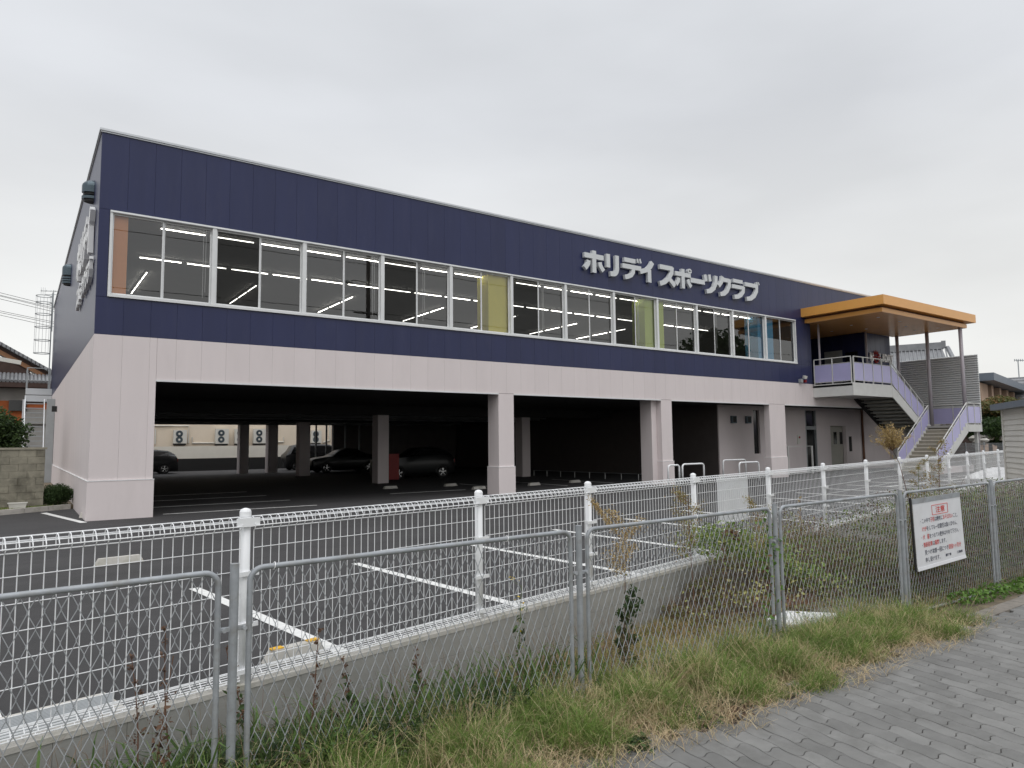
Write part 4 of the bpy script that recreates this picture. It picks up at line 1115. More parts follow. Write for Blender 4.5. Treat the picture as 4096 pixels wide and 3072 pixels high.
Pt = thicket(9000, 14, hedge); o = blades('hedge_twigs', Pt-[0, 0, .1], rng.uniform(.1, .3, len(Pt)), rng.uniform(.1, 1.6, len(Pt)), .0024, 'twig'); tag(o, 'brown stems tangled through the vine hedge', 'twigs', kind='stuff')
P = scatter(1500, 8.2, 12.5, -15.35, -15.02, None, 13); P[:, 2] += rng.uniform(0, .16, len(P))
o = leaves('fern_fringe', P, .03, 'leaf2'); tag(o, 'bright ferny weeds growing under the fence rail at the right edge', 'weeds', kind='stuff')
a = rng.normal(0, 1, (260, 3))*[.55, .25, .12]+[5.7, -14.2, -.02]
o = leaves('yellow_leaves', a, .024, 'yl') if 'yl' in MT else leaves('yellow_leaves', a, .024, 'flower', aspect=.6)
o.data.materials.clear(); o.data.materials.append(leafmat('yellowed_leaves', [(.40, .38, .14), (.30, .32, .10), (.42, .36, .17)])); tag(o, 'pale yellow leaves on the vine thicket', 'leaves', kind='stuff')

uu = rng.uniform(0, 1, 5200); cpt = np.stack([5.75+1.9*uu, -13.05-1.2*uu, .40+.12*np.sin(uu*6)-.75*uu**1.6], 1)
P = cpt+rng.normal(0, 1, (5200, 3))*[.16, .22, .10]; P[:, 2] = np.maximum(P[:, 2], gz(P[:, 0], P[:, 1])); P = P[P[:, 1] < -14.06+.2*P[:, 0]]
o = leaves('green_bramble', P, .026, 'creeper2', aspect=.6); tag(o, 'arching band of fresh green bramble running from the block wall down to the fence', 'bramble', kind='stuff')
# individual weeds
def stem_plant(name, label, root, tip, stem_m, seed_m, spread, nseed, size, bend=.1, branches=10, start=.5, leaf_m=None, group=None, cone=1.0, cat='weed'):
    t = thing(name, label, cat, tuple(root), group)
    root = np.array(root, float); tip = np.array(tip, float); d = tip-root; L = np.linalg.norm(d)
    side = np.array([d[1], -d[0], 0]) if abs(d[0])+abs(d[1]) > .05 else np.array([1, .3, 0]); side = side/np.linalg.norm(side)
    f = lambda u: root+d*u+side*bend*L*.4*math.sin(u*PI)
    MB().tube([f(u) for u in np.linspace(0, 1, 9)], list(np.linspace(.006, .0025, 9)), 5).build('stem', stem_m, t)
    b = MB(); P = []
    for k in range(branches):
        u = start+(1-start)*k/max(branches-1, 1); p = f(u); a = rng.uniform(0, 2*PI)
        ln_ = spread*(1-cone*.75*(u-start)/(1-start+1e-6))*rng.uniform(.6, 1.15)
        e_ = p+np.array([math.cos(a)*ln_, math.sin(a)*ln_, ln_*rng.uniform(.5, 1.1)])
        mid = (p+e_)/2-np.array([0, 0, ln_*.1]); b.tube([p, mid, e_], [.0025, .002, .0012], 3, cap=False)
        for _ in range(int(nseed/branches)):
            v = rng.uniform(.25, 1.08); P.append(p*(1-v)+e_*v+rng.normal(0, ln_*.16+.004, 3))
    b.build('branches', stem_m, t, kind='stuff')
    leaves('seed_heads', np.array(P), size, seed_m, t, aspect=.55, kind='stuff')
    if leaf_m:
        Q = np.array([f(rng.uniform(.05, .8))+rng.normal(0, .03, 3) for _ in range(60)]); leaves('leaves', Q, .03, leaf_m, t, kind='stuff')
    return t
# big goldenrod with a leaning thin stem
t = thing('goldenrod_plant', 'tall leaning weed with a fluffy ochre seed head against the stair wall', 'weed', (7.66, -14.92, -.35))
MB().tube([(7.80, -14.92, -.35), (7.72, -14.92, .4), (7.60, -14.92, 1.0), (7.42, -14.92, 1.42), (7.28, -14.92, 1.58), (7.2, -14.92, 1.72)], [.007, .006, .005, .004, .003, .002], 6).build('stem', 'brownstem', t)
P = []; b_ = MB(); hub = np.array([7.27, -14.92, 1.57])
for k in range(64):
    th_ = rng.uniform(0, 2*PI); el = rng.uniform(.55, 1.5); L_g = rng.uniform(.17, .31)*(.8+.3*math.sin(el))
    dv = np.array([math.cos(th_)*math.cos(el)-.22, math.sin(th_)*math.cos(el), math.sin(el)]); dv /= np.linalg.norm(dv); e_ = hub+dv*L_g
    b_.tube([hub, hub+dv*L_g*.6+[0, 0, .01], e_], [.0016, .0012, .0008], 3, cap=False)
    for _ in range(62): P.append(hub+dv*L_g*rng.uniform(.30, 1.06)+rng.normal(0, .013, 3))
b_.build('branches', 'brownstem', t, kind='stuff')
leaves('seed_head', np.array(P), .0085, 'golden', t, aspect=.55, kind='stuff')
P = np.array([[7.37-.02*k+rng.normal(0, .012), -14.92+rng.normal(0, .012), 1.44+.012*k] for k in range(14) for _ in range(6)]); leaves('lower_tuft', P, .008, 'golden', t, kind='stuff')
stem_plant('red_stemmed_weed', 'red-stemmed weed with orange seed plumes in front of the third white post', (3.30, -14.3, -.45), (3.36, -14.3, .92), 'brownstem', 'golden', .17, 1900, .010, .02, 14, .66, cone=.2)
t = thing('side_plume', 'long orange plume leaning left over the fence rail', 'weed', (3.30, -14.31, .8))
MB().tube([(3.31, -14.31, .78), (3.12, -14.31, 1.0), (2.93, -14.31, 1.2)], [.003, .0025, .0015], 4).build('stem', 'brownstem', t)
P = np.array([np.array([3.31, -14.31, .78])*(1-v)+np.array([2.92, -14.31, 1.2])*v+rng.normal(0, .016, 3) for v in rng.uniform(.2, 1, 620)]); leaves('plume', P, .010, 'golden', t, kind='stuff')
stem_plant('olive_weed', 'olive and pink flowering weed in front of the fourth white post', (4.5, -14.2, -.5), (4.33, -14.25, 1.12), 'brownstem', 'olive', .22, 1700, .010, .03, 16, .60, cone=.4)
stem_plant('red_green_weed', 'upright red and green weed standing above the warning sign', (9.35, -14.55, -.5), (9.22, -14.6, 1.62), 'brownstem', 'olive', .22, 1900, .011, .02, 20, .42, cone=.7)
stem_plant('leafy_weed', 'thin greenish weed left of the red one above the sign', (8.75, -14.5, -.5), (8.62, -14.6, 1.36), 'greenstem', 'olive', .18, 1300, .011, .03, 14, .5, cone=.6)
stem_plant('dry_weed', 'reddish dry weed in front of the fence panels at the centre right', (5.9, -13.9, -.5), (5.95, -13.9, .92), 'brownstem', 'olive', .24, 1300, .010, .04, 12, .55, cone=.4)
stem_plant('thin_weed', 'small rusty weed beside the sixth white post', (7.0, -13.8, -.5), (7.05, -13.8, .95), 'brownstem', 'golden', .06, 240, .008, .03, 8, .75)
stem_plant('sowthistle_plant', 'leafy green plant with small yellow flowers beyond the second panel', (2.20, -14.1, -.5), (2.28, -14.1, .46), 'greenstem', 'flower', .10, 26, .014, .03, 6, .45, leaf_m='leaf', cone=.2)
stem_plant('creeping_plant', 'dark green creeper wrapping the foot of the red-stemmed weed', (3.27, -14.36, -.48), (3.3, -14.36, .25), 'greenstem', 'leaf', .13, 420, .034, .02, 12, .05, leaf_m='leaf', cone=.3)
for k, (x, h, lab) in enumerate(((-.78, .62, 'tall brown-seeded dock weed at the far left of the near fence'), (-.1, .58, 'rusty dock weed just right of the first near post'), (.22, .60, 'dock weed with twin rusty seed spikes behind the second panel'), (.62, .42, 'short rusty weed low behind the second panel'), (-.55, .78, 'leaning brown seed spike in the first panel'), (1.0, .35, 'sparse reddish weed in front of the block wall'))):
    stem_plant('dock_weed', lab, (x, -14.55-.05*(k % 2), -.42), (x+rng.normal(0, .20), -14.6+rng.normal(0, .1), h-.12), 'brownstem', 'deadleaf', .06, 150, .011, .1, 8, .45, leaf_m='leaf' if k % 2 else None, group='rusty dock weeds behind the near fence')
# climbing vine on the third near post and a dead vine in the panel
t = thing('climbing_vine', 'green vine with brown leaves climbing the post between third and fourth panel', 'vine', (4.68, -14.98, -.3))
pts = [(4.66+.035*math.sin(k*1.3), -14.97+.02*math.cos(k*1.3), -.3+k*.085) for k in range(16)]; MB().tube(pts, .004, 4).build('stem', 'greenstem', t)
P = np.array([np.array(pts[i])+rng.normal(0, .045, 3) for i in rng.integers(0, 16, 150)]); leaves('leaves', P, .028, 'leaf2', t, aspect=.7, kind='stuff')
P = np.array([np.array([4.60, -14.98, .30])+rng.normal(0, 1, 3)*[.02, .02, .18] for i in range(26)]); leaves('dead_leaves', P, .03, 'deadleaf', t, aspect=.6, kind='stuff')
t = thing('dead_vine', 'withered brown vine hanging in the third chain link panel', 'vine', (3.98, -14.97, .8))
pts = [(4.12, -14.98, .86), (4.0, -14.97, .88), (3.95, -14.98, .75), (3.93, -14.98, .58), (3.95, -14.97, .40), (3.94, -14.98, .2)]; MB().tube(pts, .003, 4).build('stem', 'deadleaf', t)
P = np.concatenate([np.array([4.06, -14.98, .86])+rng.normal(0, 1, (60, 3))*[.05, .02, .025], np.array([3.95, -14.98, .66])+rng.normal(0, 1, (26, 3))*[.014, .015, .1]]); leaves('dead_leaves', P, .022, 'deadleaf', t, kind='stuff')
t = thing('wilted_vine', 'dark wilted vine tangled in the first chain link panel', 'vine', (-.72, -14.98, -.1))
MB().tube([(-.78, -14.98, -.2), (-.74, -14.97, .0), (-.72, -14.98, .2), (-.70, -14.97, .36), (-.67, -14.98, .6)], .003, 4).build('stem', 'deadleaf', t)
P = np.array([-.73, -14.98, .12])+rng.normal(0, 1, (70, 3))*[.03, .02, .13]; leaves('dead_leaves', P, .02, 'deadleaf', t, kind='stuff')

# litter and slabs between the fences
o = MB().prism([(5.3, -14.66, -.33), (5.82, -14.90, -.33), (6.25, -14.72, -.33), (5.9, -14.30, -.33), (5.4, -14.38, -.33)], (0, 0, .09)).build('plastic_sheet', 'sheet'); tag(o, 'white plastic sheet lying behind the grass at the fourth panel', 'sheet')
o = MB().prism([(6.3, -14.7, -.40), (7.3, -14.72, -.42), (7.4, -14.2, -.42), (6.5, -14.1, -.42)], (0, 0, .10)).build('concrete_slab', 'conc'); tag(o, 'grey concrete slab lying behind the white sheet', 'slab')
o = MB().prism([(6.1, -13.78, -.38), (7.4, -14.2, -.38), (7.3, -13.85, -.3), (6.3, -13.5, -.3)], (0, 0, .03)).build('timber_board', 'terracotta'); tag(o, 'salmon coloured board behind the slab', 'board')

# ---- warning sign on the fence
sg = thing('warning_sign', 'white Japanese warning board wired to the chain link fence', 'sign', (8.1, -15.03, .14))
def sp(u, v, off=0.0):
    TLc, TRc, BRc, BLc = np.array([7.447, -15.035, .986]), np.array([8.735, -15.035, 1.010]), np.array([8.80, -15.035, .155]), np.array([7.486, -15.035, .125])
    p = (TLc*(1-u)+TRc*u)*(1-v)+(BLc*(1-u)+BRc*u)*v; return p+np.array([0, -off, 0])
MB().prism([sp(0, .07), sp(1, .07), sp(1, 1), sp(0, 1)], (0, .006, 0)).build('panel', 'board', sg)
MB().prism([sp(-.01, 0, .004), sp(1.0, 0, .004), sp(1.0, .07, .004), sp(-.01, .07, .004)], (0, .012, 0)).build('top_rail', 'galv', sg)
MB().prism([sp(.0, .955, .004), sp(1, .955, .004), sp(1, 1.0, .010), sp(0, 1.0, .010)], (0, .008, 0)).build('bottom_roll', 'board', sg)
MB().tube([sp(-.02, -.02, -.012), sp(-.015, 1.0, -.012)], .013, 8).build('black_strap', 'blackmetal', sg)
fr = MB()
for a, b_ in (((.37, .13), (.70, .13)), ((.70, .13), (.70, .265)), ((.70, .265), (.37, .265)), ((.37, .265), (.37, .13))): fr.tube([sp(*a, .002), sp(*b_, .002)], .0035, 4)
fr.build('red_box', 'redprint', sg)
xd = sp(1, .5)-sp(0, .5); xd /= np.linalg.norm(xd); zd = -(sp(.5, 1)-sp(.5, 0)); zd /= np.linalg.norm(zd)
def row(u0, v, u1, segs, hgt, off=.004):
    total = sum(sum(.55 if ord(c) < 128 else 1. for c in s) for s, _ in segs); cw = (u1-u0)*1.31/total; x = 0.
    for s, mm in segs:
        wid = sum(.55 if ord(c) < 128 else 1. for c in s)
        text_obj(s, hgt, mm, sg, sp(u0, v, .003)+xd*x*cw, xd, zd, name='lettering', offset=off, sx=cw/hgt, res=1); x += wid
R_, I_ = 'redprint', 'inkprint'
row(.44, .235, .64, [('注意', R_)], .085, .001)
row(.10, .355, .92, [('・この中で', I_), ('子供', R_), ('は絶対に', I_), ('あそばない', R_), ('こと。', I_)], .066, .0005)
row(.14, .468, .90, [('けが', R_), ('をしても一切責任は負いません。', I_)], .066, .0005)
row(.10, .582, .92, [('・', I_), ('犬　猫', R_), ('をつれての散歩はやめて下さい。', I_)], .066, .0005)
row(.10, .690, .64, [('・', I_), ('無断駐車', R_), ('は', I_), ('厳禁', R_), ('します。', I_)], .066, .0005)
row(.16, .800, .92, [('見つけ次第一回につき', I_), ('罰金1ヶ月分', R_)], .066, .0005)
row(.16, .905, .49, [('申し受けます。', I_)], .066, .0005)
row(.57, .895, .94, [('管理者　　　工務店', I_)], .034, .001)

# ================================================================== THINGS ROUND THE CLUB
def loop_rail(x0, x1, y, h, label, y1=None):
    y1 = y if y1 is None else y1; r = .12
    a = np.array([x0, y, 0]); b = np.array([x1, y1, 0]); d = (b-a)/np.linalg.norm(b-a)
    pts = [a, a+[0, 0, h-r]]+[a+d*r*(1-math.cos(t))+np.array([0, 0, h-r+r*math.sin(t)]) for t in np.linspace(.3, PI/2, 4)]
    pts += [b-d*r*(1-math.cos(t))+np.array([0, 0, h-r+r*math.sin(t)]) for t in np.linspace(PI/2, .3, 4)]+[b+[0, 0, h-r], b]
    o = MB().tube(pts, .035, 10).build('bicycle_rail', 'white', smooth=True); tag(o, label, 'rail', 'white hoop rails under the club'); return o
loop_rail(19.5, 20.75, -1.0, .82, 'white hoop rail just right of the second full pier')
loop_rail(18.7, 19.32, -1.0, .80, 'white hoop rail mostly hidden by the second full pier')
loop_rail(22.98, 24.3, -1.0, .80, 'white hoop rail at the foot of the pink recessed wall')
loop_rail(24.0, 25.6, .6, .85, 'thin grey hoop rail behind the right white one')
gr_ = thing('glass_balustrade', 'low clear balustrade beside the third pier', 'balustrade', (30.6, 1.0, 0))
MB().box(31.58, 31.64, .97, 1.03, 0, 1.40).build('post', 'steel_white', gr_); MB().box(29.5, 29.55, .97, 1.03, 0, 1.4).build('post', 'steel_white', gr_)
MB().box(29.56, 31.57, .985, 1.015, 1.38, 1.40).build('rail', 'steel_white', gr_)
# railing at the back of the second bay
rl = thing('low_car_park_railing', 'thin pale railing across the dark middle bay of the car park', 'railing', (19, 7, 0))
for k in range(9): MB().tube([(20.6+k*.07, 9.9-k*1.0, 0), (20.6+k*.07, 9.9-k*1.0, .28)], .018, 6).build('post', 'steel_white', rl)
MB().tube([(20.6, 9.9, .28), (21.16, 1.9, .28)], .012, 6).build('rail', 'greymetal', rl)
o = MB().box(34.0, 38.9, -3.5, -3.2, 0, .32).build('low_pink_wall', 'pink'); tag(o, 'low pale pink wall at the foot of the stairs', 'wall')
# white heap of covered material near the shed
r0 = np.random.default_rng(5)
b = MB(); N = 16; g_ = []
for i in range(N):
    for j in range(N):
        u = i/(N-1)*2-1; v = j/(N-1)*2-1; hh = max(0, 1-u*u)*max(0, 1-v*v)
        g_.append((32.9+u*1.5+r0.normal(0, .03), -6.75+v*.8+r0.normal(0, .03), .01+.36*hh**.5*(1+.25*math.sin(u*9+v*4))+r0.normal(0, .015)*hh))
o = b.add(g_, [(i*N+j, (i+1)*N+j, (i+1)*N+j+1, i*N+j+1) for i in range(N-1) for j in range(N-1)]).build('white_tarpaulin', 'sheet')
tag(o, 'heap under a crumpled white tarpaulin left of the grey shed', 'tarpaulin')

# red cabinet, cars
rc = thing('red_cabinet', 'dark red cabinet against the car park column', 'cabinet', (13.1, 11.2, 0))
MB().box(12.75, 13.42, 11.0, 11.35, .05, 1.25).build('body', 'red', rc); MB().box(12.8, 13.38, 10.98, 10.998, .12, 1.18).build('door', 'red', rc)
def car(name, label, L, Wd, Hh, kind, loc, rz, m='carpaint'):
    t = thing(name, label, 'car', (0, 0, 0), 'cars parked under the club')
    g = .17
    if kind == 'hatch': st_x = [(-.5, .50, .50), (-.485, .62, .62), (-.40, .66, .67), (-.22, .70, .72), (-.12, .72, .80), (.02, .73, .985), (.20, .74, 1.0), (.36, .74, .95), (.46, .72, .80), (.495, .60, .62), (.5, .5, .5)]
    elif kind == 'sedan': st_x = [(-.5, .46, .46), (-.485, .56, .56), (-.36, .61, .63), (-.22, .64, .68), (-.10, .67, .90), (.02, .67, 1.0), (.14, .67, .98), (.30, .67, .76), (.40, .66, .70), (.49, .60, .62), (.5, .5, .5)]
    else: st_x = [(-.5, .5, .5), (-.49, .58, .60), (-.42, .62, .72), (-.34, .64, .95), (-.2, .64, 1.0), (.1, .64, 1.0), (.40, .64, .99), (.48, .62, .93), (.495, .58, .60), (.5, .5, .5)]
    b = MB(); vs = []
    for sx, zs, zt in st_x:
        x = sx*L; wf = 1-.25*max(0, abs(sx)*2-.86)/.14*.5; w2 = Wd/2*wf; taper = .72 if zt > zs+.05 else .96
        zs_, zt_ = zs*Hh, zt*Hh
        vs.append([(x, -w2*.9, g), (x, -w2, g+.16), (x, -w2*1.0, zs_*.72), (x, -w2*.955, zs_), (x, -w2*taper, max(zt_-.03, zs_+.005)), (x, -w2*taper*.8, zt_+.008), (x, 0, zt_+.02),
                   (x, w2*taper*.8, zt_+.008), (x, w2*taper, max(zt_-.03, zs_+.005)), (x, w2*.955, zs_), (x, w2*1.0, zs_*.72), (x, w2, g+.16), (x, w2*.9, g)])
    n = 13; fl = [p for r in vs for p in r]; fs = []
    for i in range(len(vs)-1):
        for j in range(n-1): fs.append((i*n+j, (i+1)*n+j, (i+1)*n+j+1, i*n+j+1))
        fs.append((i*n+n-1, (i+1)*n+n-1, (i+1)*n, i*n))
    fs.append(tuple(range(n))[::-1]); fs.append(tuple((len(vs)-1)*n+k for k in range(n)))
    b.add(fl, fs); o = b.build('body', m, t, smooth=True); bm_fix(o)
    # glass: slightly proud quads over the cabin sides and screens
    cab = [i for i, s in enumerate(st_x) if s[2] > s[1]+.1]
    i0, i1 = cab[0]-1, cab[-1]+1
    for side in (0, 1):
        q = []
        for i in range(i0, i1+1):
            lo = np.array(vs[i][3] if side == 0 else vs[i][9]); hi = np.array(vs[i][4] if side == 0 else vs[i][8]); q.append((lo*.94+hi*.06, lo*.12+hi*.88))
        b = MB(); s = -.012 if side == 0 else .012
        for i in range(len(q)-1):
            b.quad(q[i][0]+[0, s, 0], q[i+1][0]+[0, s, 0], q[i+1][1]+[0, s, 0], q[i][1]+[0, s, 0])
        b.build('side_glass', 'darkglass', t)
    for (ia, ib_, s) in ((i0, i0+1, -.012), (i1, i1-1, .012)):
        A, B = vs[ia], vs[ib_]
        MB().quad(np.array(A[4])+[s, .06, .012], np.array(A[8])+[s, -.06, .012], np.array(B[8])+[s, -.06, .0], np.array(B[4])+[s, .06, .0]).build('windscreen', 'darkglass', t)
    for x in (-.31*L, .30*L):
        for s in (-1, 1):
            y = s*(Wd/2-.09)
            o = MB().tube([(x, y-.10, .31), (x, y+.10, .31)], .31, 24).build('wheel', 'tyre', t)
            yo = y+s*.104
            b = MB(); b.tube([(x+.20*math.cos(a), yo, .31+.20*math.sin(a)) for a in np.linspace(0, 2*PI, 21)[:-1]], .014, 5, closed=True)
            for k in range(5):
                a = 2*PI*k/5+.3
                for da in (-.13, .13):
                    b.tube([(x+.03*math.cos(a), yo+s*.006, .31+.03*math.sin(a)), (x+.2*math.cos(a+da), yo, .31+.2*math.sin(a+da))], .016, 4)
            b.tube([(x, yo-.005, .31), (x, yo+s*.016, .31)], .045, 10); b.build('rim', 'rim', o)
            MB().tube([(x+.36*math.cos(a), s*(Wd/2+.002), .31+.36*math.sin(a)) for a in np.linspace(0, PI, 12)], .022, 5).build('wheel_arch', m, t)
    for s in (-1, 1):
        MB().obox((L*.487, s*Wd*.38, Hh*.56), (.03, 0, 0), (0, .10, 0), (0, 0, .09)).build('tail_light', 'taillight', t)
        MB().obox((-L*.482, s*Wd*.36, Hh*.50), (.035, 0, 0), (0, .13, 0), (0, 0, .05)).build('headlight', 'rim', t)
    MB().obox((L*.502, 0, Hh*.42), (.008, 0, 0), (0, .17, 0), (0, 0, .08)).build('number_plate', 'acwhite', t)
    t.location = loc; t.rotation_euler = (0, 0, rz)
    return t
car('parked_car', 'dark hatchback with bright five-spoke alloy wheel beside the red cabinet', 4.0, 1.7, 1.52, 'hatch', (14.78, 12.2, 0), .02)
car('parked_car', 'dark car whose tail shows just right of the corner pier', 4.0, 1.7, 1.50, 'hatch', (5.0, 30.0, 0), .0)
car('parked_car', 'dark rounded sedan standing between the rear columns', 4.5, 1.75, 1.48, 'sedan', (15.4, 22.9, 0), .0)
car('parked_car', 'black boxy minicar behind the rounded sedan', 3.4, 1.5, 1.75, 'van', (15.3, 29.2, 0), .0)

# ---- neighbouring building seen through the car park
nb = thing('rear_neighbour_building', 'beige rendered building with air conditioner units behind the car park', 'building', (12, 38, 0))
MB().box(-2, 21.9, 38.0, 44, 0, 6.5).build('wall', 'beige', nb)
MB().box(22.0, 26, 37.2, 44, 0, 6.5).build('wing', mat('pale_wing', (.66, .60, .56), .9), nb)
MB().box(20.9, 21.7, 37.93, 37.99, .9, 1.75).build('window', 'darkglass', nb)
pp = MB()
for path in (((4.9, 3.25), (9.15, 3.25), (9.15, 1.95)), ((9.42, 2.4), (9.42, 1.95), (11.0, 1.95)), ((14.8, 1.98), (16.3, 1.98), (16.3, 2.35)), ((6.9, 3.0), (6.9, 1.9)), ((19.6, 1.9), (20.2, 2.1), (20.2, 3.4))):
    pp.tube([(x, 37.93, z) for x, z in path], .05, 6)
pp.build('conduit', 'acwhite', nb)
def ac(x0, x1, z0, z1, label):
    t = thing('air_conditioner', label, 'air conditioner', ((x0+x1)/2, 37.6, z0), 'air conditioner units on the beige rear wall')
    MB().box(x0, x1, 37.45, 37.85, z0, z1).build('casing', 'acwhite', t)
    for f in (.28, .72):
        c = ((x0+(x1-x0)*.42), 37.44, z0+(z1-z0)*f)
        MB().tube([(c[0], 37.447, c[2]), (c[0], 37.43, c[2])], .24, 20).build('fan_guard', 'hood', t)
        MB().tube([(c[0], 37.428, c[2]), (c[0], 37.42, c[2])], .08, 12).build('hub', 'acwhite', t)
    MB().box(x0+.05, x1-.05, 37.5, 37.99, z0-.12, z0-.003).build('bracket', 'blackmetal', t)
ac(8.06, 8.96, 1.93, 2.92, 'first air conditioner unit from the left on the beige rear wall')
ac(10.99, 11.94, 1.88, 3.02, 'air conditioner unit left of the rear column')
ac(12.42, 13.3, 1.88, 3.02, 'air conditioner unit half hidden by the rear column')
ac(13.82, 14.8, 1.88, 3.02, 'air conditioner unit just right of the rear column')
ac(18.47, 19.3, 1.88, 2.90, 'air conditioner unit farthest right on the beige rear wall')
o = MB().box(-2, 30, 34.0, 34.15, .86, 1.71).build('boundary_wall', 'cream'); tag(o, 'smooth cream boundary wall in front of the beige rear building', 'wall')
o = MB().box(-2, 30, 33.2, 33.4, 0, .86).build('dark_low_wall', 'blackmetal'); tag(o, 'low dark wall along the rear edge of the car park', 'wall')

# ---- left side: kerb, garden strip, old block wall, planter, shrub, tree
kd = np.array([1.0, .576, 0]); kd /= np.linalg.norm(kd); kn = np.array([-kd[1], kd[0], 0])
kerb_a = np.array([-1.70, 3.18, 0])
structure(MB().prism([(-14, 3.0, -.02), (-1.72, 3.27, -.02), (-.0, 4.22, -.02), (-.0, 24, -.02), (-14, 24, -.02)], (0, 0, .125)).build('garden_strip', 'soil'))
for k in range(3):
    a = kerb_a+kd*(k*.62) if k < 3 else None
    o = MB().prism([a, a+kd*.61, a+kd*.61+kn*.11, a+kn*.11], (0, 0, .13)).build('kerb_stone', 'conc_lt'); structure(o)
for k in range(14):
    a = kerb_a+np.array([-(k+1)*.6, -.013*(k+1), 0]); o = MB().prism([a, a+[.59, .013, 0], a+[.59, .123, 0], a+[0, .11, 0]], (0, 0, .13)).build('kerb_stone', 'conc_lt'); structure(o)
ow = thing('old_block_wall', 'weathered mossy concrete block garden wall left of the club', 'wall', (-2, 4.2, .1))
me_b = panel_mesh(.396, .191, .12, 'oldblock', ch=.005)
for c in range(8):
    for k in range(14):
        x1 = -.74-k*.4-(.2 if c % 2 else 0)
        if c % 2 and k == 0: inst(panel_mesh(.192, .188, .12, 'oldblock', ch=.01), 'block', (-.94+.004, 4.29, .12+c*.193), ow)
        inst(me_b, 'block', (x1-.396, 4.29+random.uniform(-.004, .004), .12+c*.193), ow)
MB().box(-7, -.75, 4.2, 4.3, .1, 1.67).build('wall_core', 'oldblock', ow)
MB().box(-7, -.70, 4.145, 4.32, 1.672, 1.73).build('coping', 'oldblock', ow)
pt_ = thing('planter_box', 'small white plastic planter on the grass by the kerb', 'planter', (-1.3, 3.5, .1))
x0, x1, y0 = -1.52, -1.12, 3.62
MB().add([(x0+.03, y0, .105), (x1-.03, y0, .105), (x1-.03, y0+.13, .105), (x0+.03, y0+.13, .105), (x0, y0-.02, .25), (x1, y0-.02, .25), (x1, y0+.15, .25), (x0, y0+.15, .25)], [(0,3,2,1),(4,5,6,7),(0,1,5,4),(1,2,6,5),(2,3,7,6),(3,0,4,7)]).build('tub', 'acwhite', pt_)
MB().box(x0-.02, x1+.02, y0-.035, y0+.165, .251, .275).build('rim', 'acwhite', pt_)
P = scatter(10, 0, 1, 0, 1)
xx = rng.uniform(-6, -.1, 9000); yy = rng.uniform(3.3, 4.14, 9000); ok = yy > 3.3+.576*np.clip(xx+1.7, 0, 2); P = np.stack([xx[ok], yy[ok], np.full(ok.sum(), .1)], 1)
o = blades('garden_grass', P, rng.uniform(.02, .07, len(P)), rng.uniform(.2, 1.2, len(P)), .004, 'grass'); tag(o, 'short grass along the foot of the old block wall', 'grass', kind='stuff')
def bush(name, label, cat, c, rad, n, size, m, trunk_h=0, group=None, seed=0, lumps=9, core=.55):
    t = thing(name, label, cat, (c[0], c[1], c[2]-rad[2]-trunk_h), group)
    r = np.random.default_rng(seed+100); c = np.array(c, float); rad = np.array(rad, float)
    L = r.normal(0, 1, (lumps, 3)); L /= np.linalg.norm(L, axis=1)[:, None]; L = c+L*rad*.58
    P = []
    for q in L:
        k = n//lumps; a = r.normal(0, 1, (k, 3)); a /= np.linalg.norm(a, axis=1)[:, None]
        P.append(q+a*rad*.52*r.uniform(core, 1.08, (k, 1))*r.uniform(.85, 1.15))
    P = np.concatenate(P); leaves('crown', P, size, m, t, kind='stuff')
    b = MB(); base = c-np.array([0, 0, rad[2]+trunk_h])
    b.tube([base, base*.5+c*.5+[rad[0]*.06, 0, 0], c], [rad[0]*.10+.02, rad[0]*.07+.015, .02], 7)
    for q in L[:6]: b.tube([c-(c-base)*.35, (c+q)/2, q], [rad[0]*.05+.01, .02+rad[0]*.02, .01], 5)
    b.build('trunk', 'bark', t)
    return t
bush('garden_shrub', 'dark green clipped shrub between the block wall and the club', 'shrub', (-.43, 4.40, .36), (.42, .26, .34), 14000, .022, 'leaf', seed=1, lumps=22, core=.3)
bush('garden_tree', 'dark leafy tree behind the block wall at the left edge', 'tree', (-2.55, 10.5, 2.25), (1.55, 1.2, 1.15), 14000, .07, 'leaf', .9, seed=2, lumps=14)

# grey duct and exterior escape stair at the back of the left wall
dc = thing('wall_duct', 'flat grey metal duct standing against the far end of the left wall', 'duct', (-.2, 20, 0))
MB().box(-.32, -.01, 19.9, 20.3, .05, 4.0).build('body', 'greymetal', dc)
MB().box(-.2, -.01, 17.6, 17.7, 3.3, 3.55).build('spout', 'blackmetal', dc)
es = thing('escape_stair', 'galvanised steel escape stair with caged ladder at the back of the left wall', 'staircase', (-.6, 24.6, 0))
MB().box(-1.12, -.01, 24.4, 26.2, 4.50, 4.62).build('platform', 'greymetal', es)
MB().box(-1.14, -.01, 24.35, 24.39, 4.46, 4.78).build('kick_plate', 'coping', es)
MB().box(-1.14, -.01, 24.30, 24.345, 4.10, 4.42).build('fascia', 'coping', es)
for x in (-1.1, -.12):
    for y in (24.4, 26.1): MB().box(x-.035, x+.035, y-.035, y+.035, 4.62, 5.85).build('post', 'greymetal', es)
for z in (5.84, 5.2):
    MB().tube([(-1.1, 24.4, z), (-.1, 24.4, z)], .022, 6).build('rail', 'greymetal', es); MB().tube([(-1.1, 24.4, z), (-1.1, 26.1, z)], .022, 6).build('rail', 'greymetal', es)
for k in range(16):
    z = 4.0-k*.24; y = 24.2-k*.13
    o = MB().box(-1.1, -.36, y-.12, y+.12, z-.045, z).build('tread', 'greymetal', es)
for x in (-1.16, -.34):
    MB().prism([(x, 24.4, 4.4), (x, 24.4, 4.1), (x, 22.0, .0), (x, 21.7, .0)], (.04, 0, 0)).build('stringer', 'coping', es)
MB().box(-1.25, -1.17, 22.5, 22.58, 0, 4.1).build('post', 'coping', es)
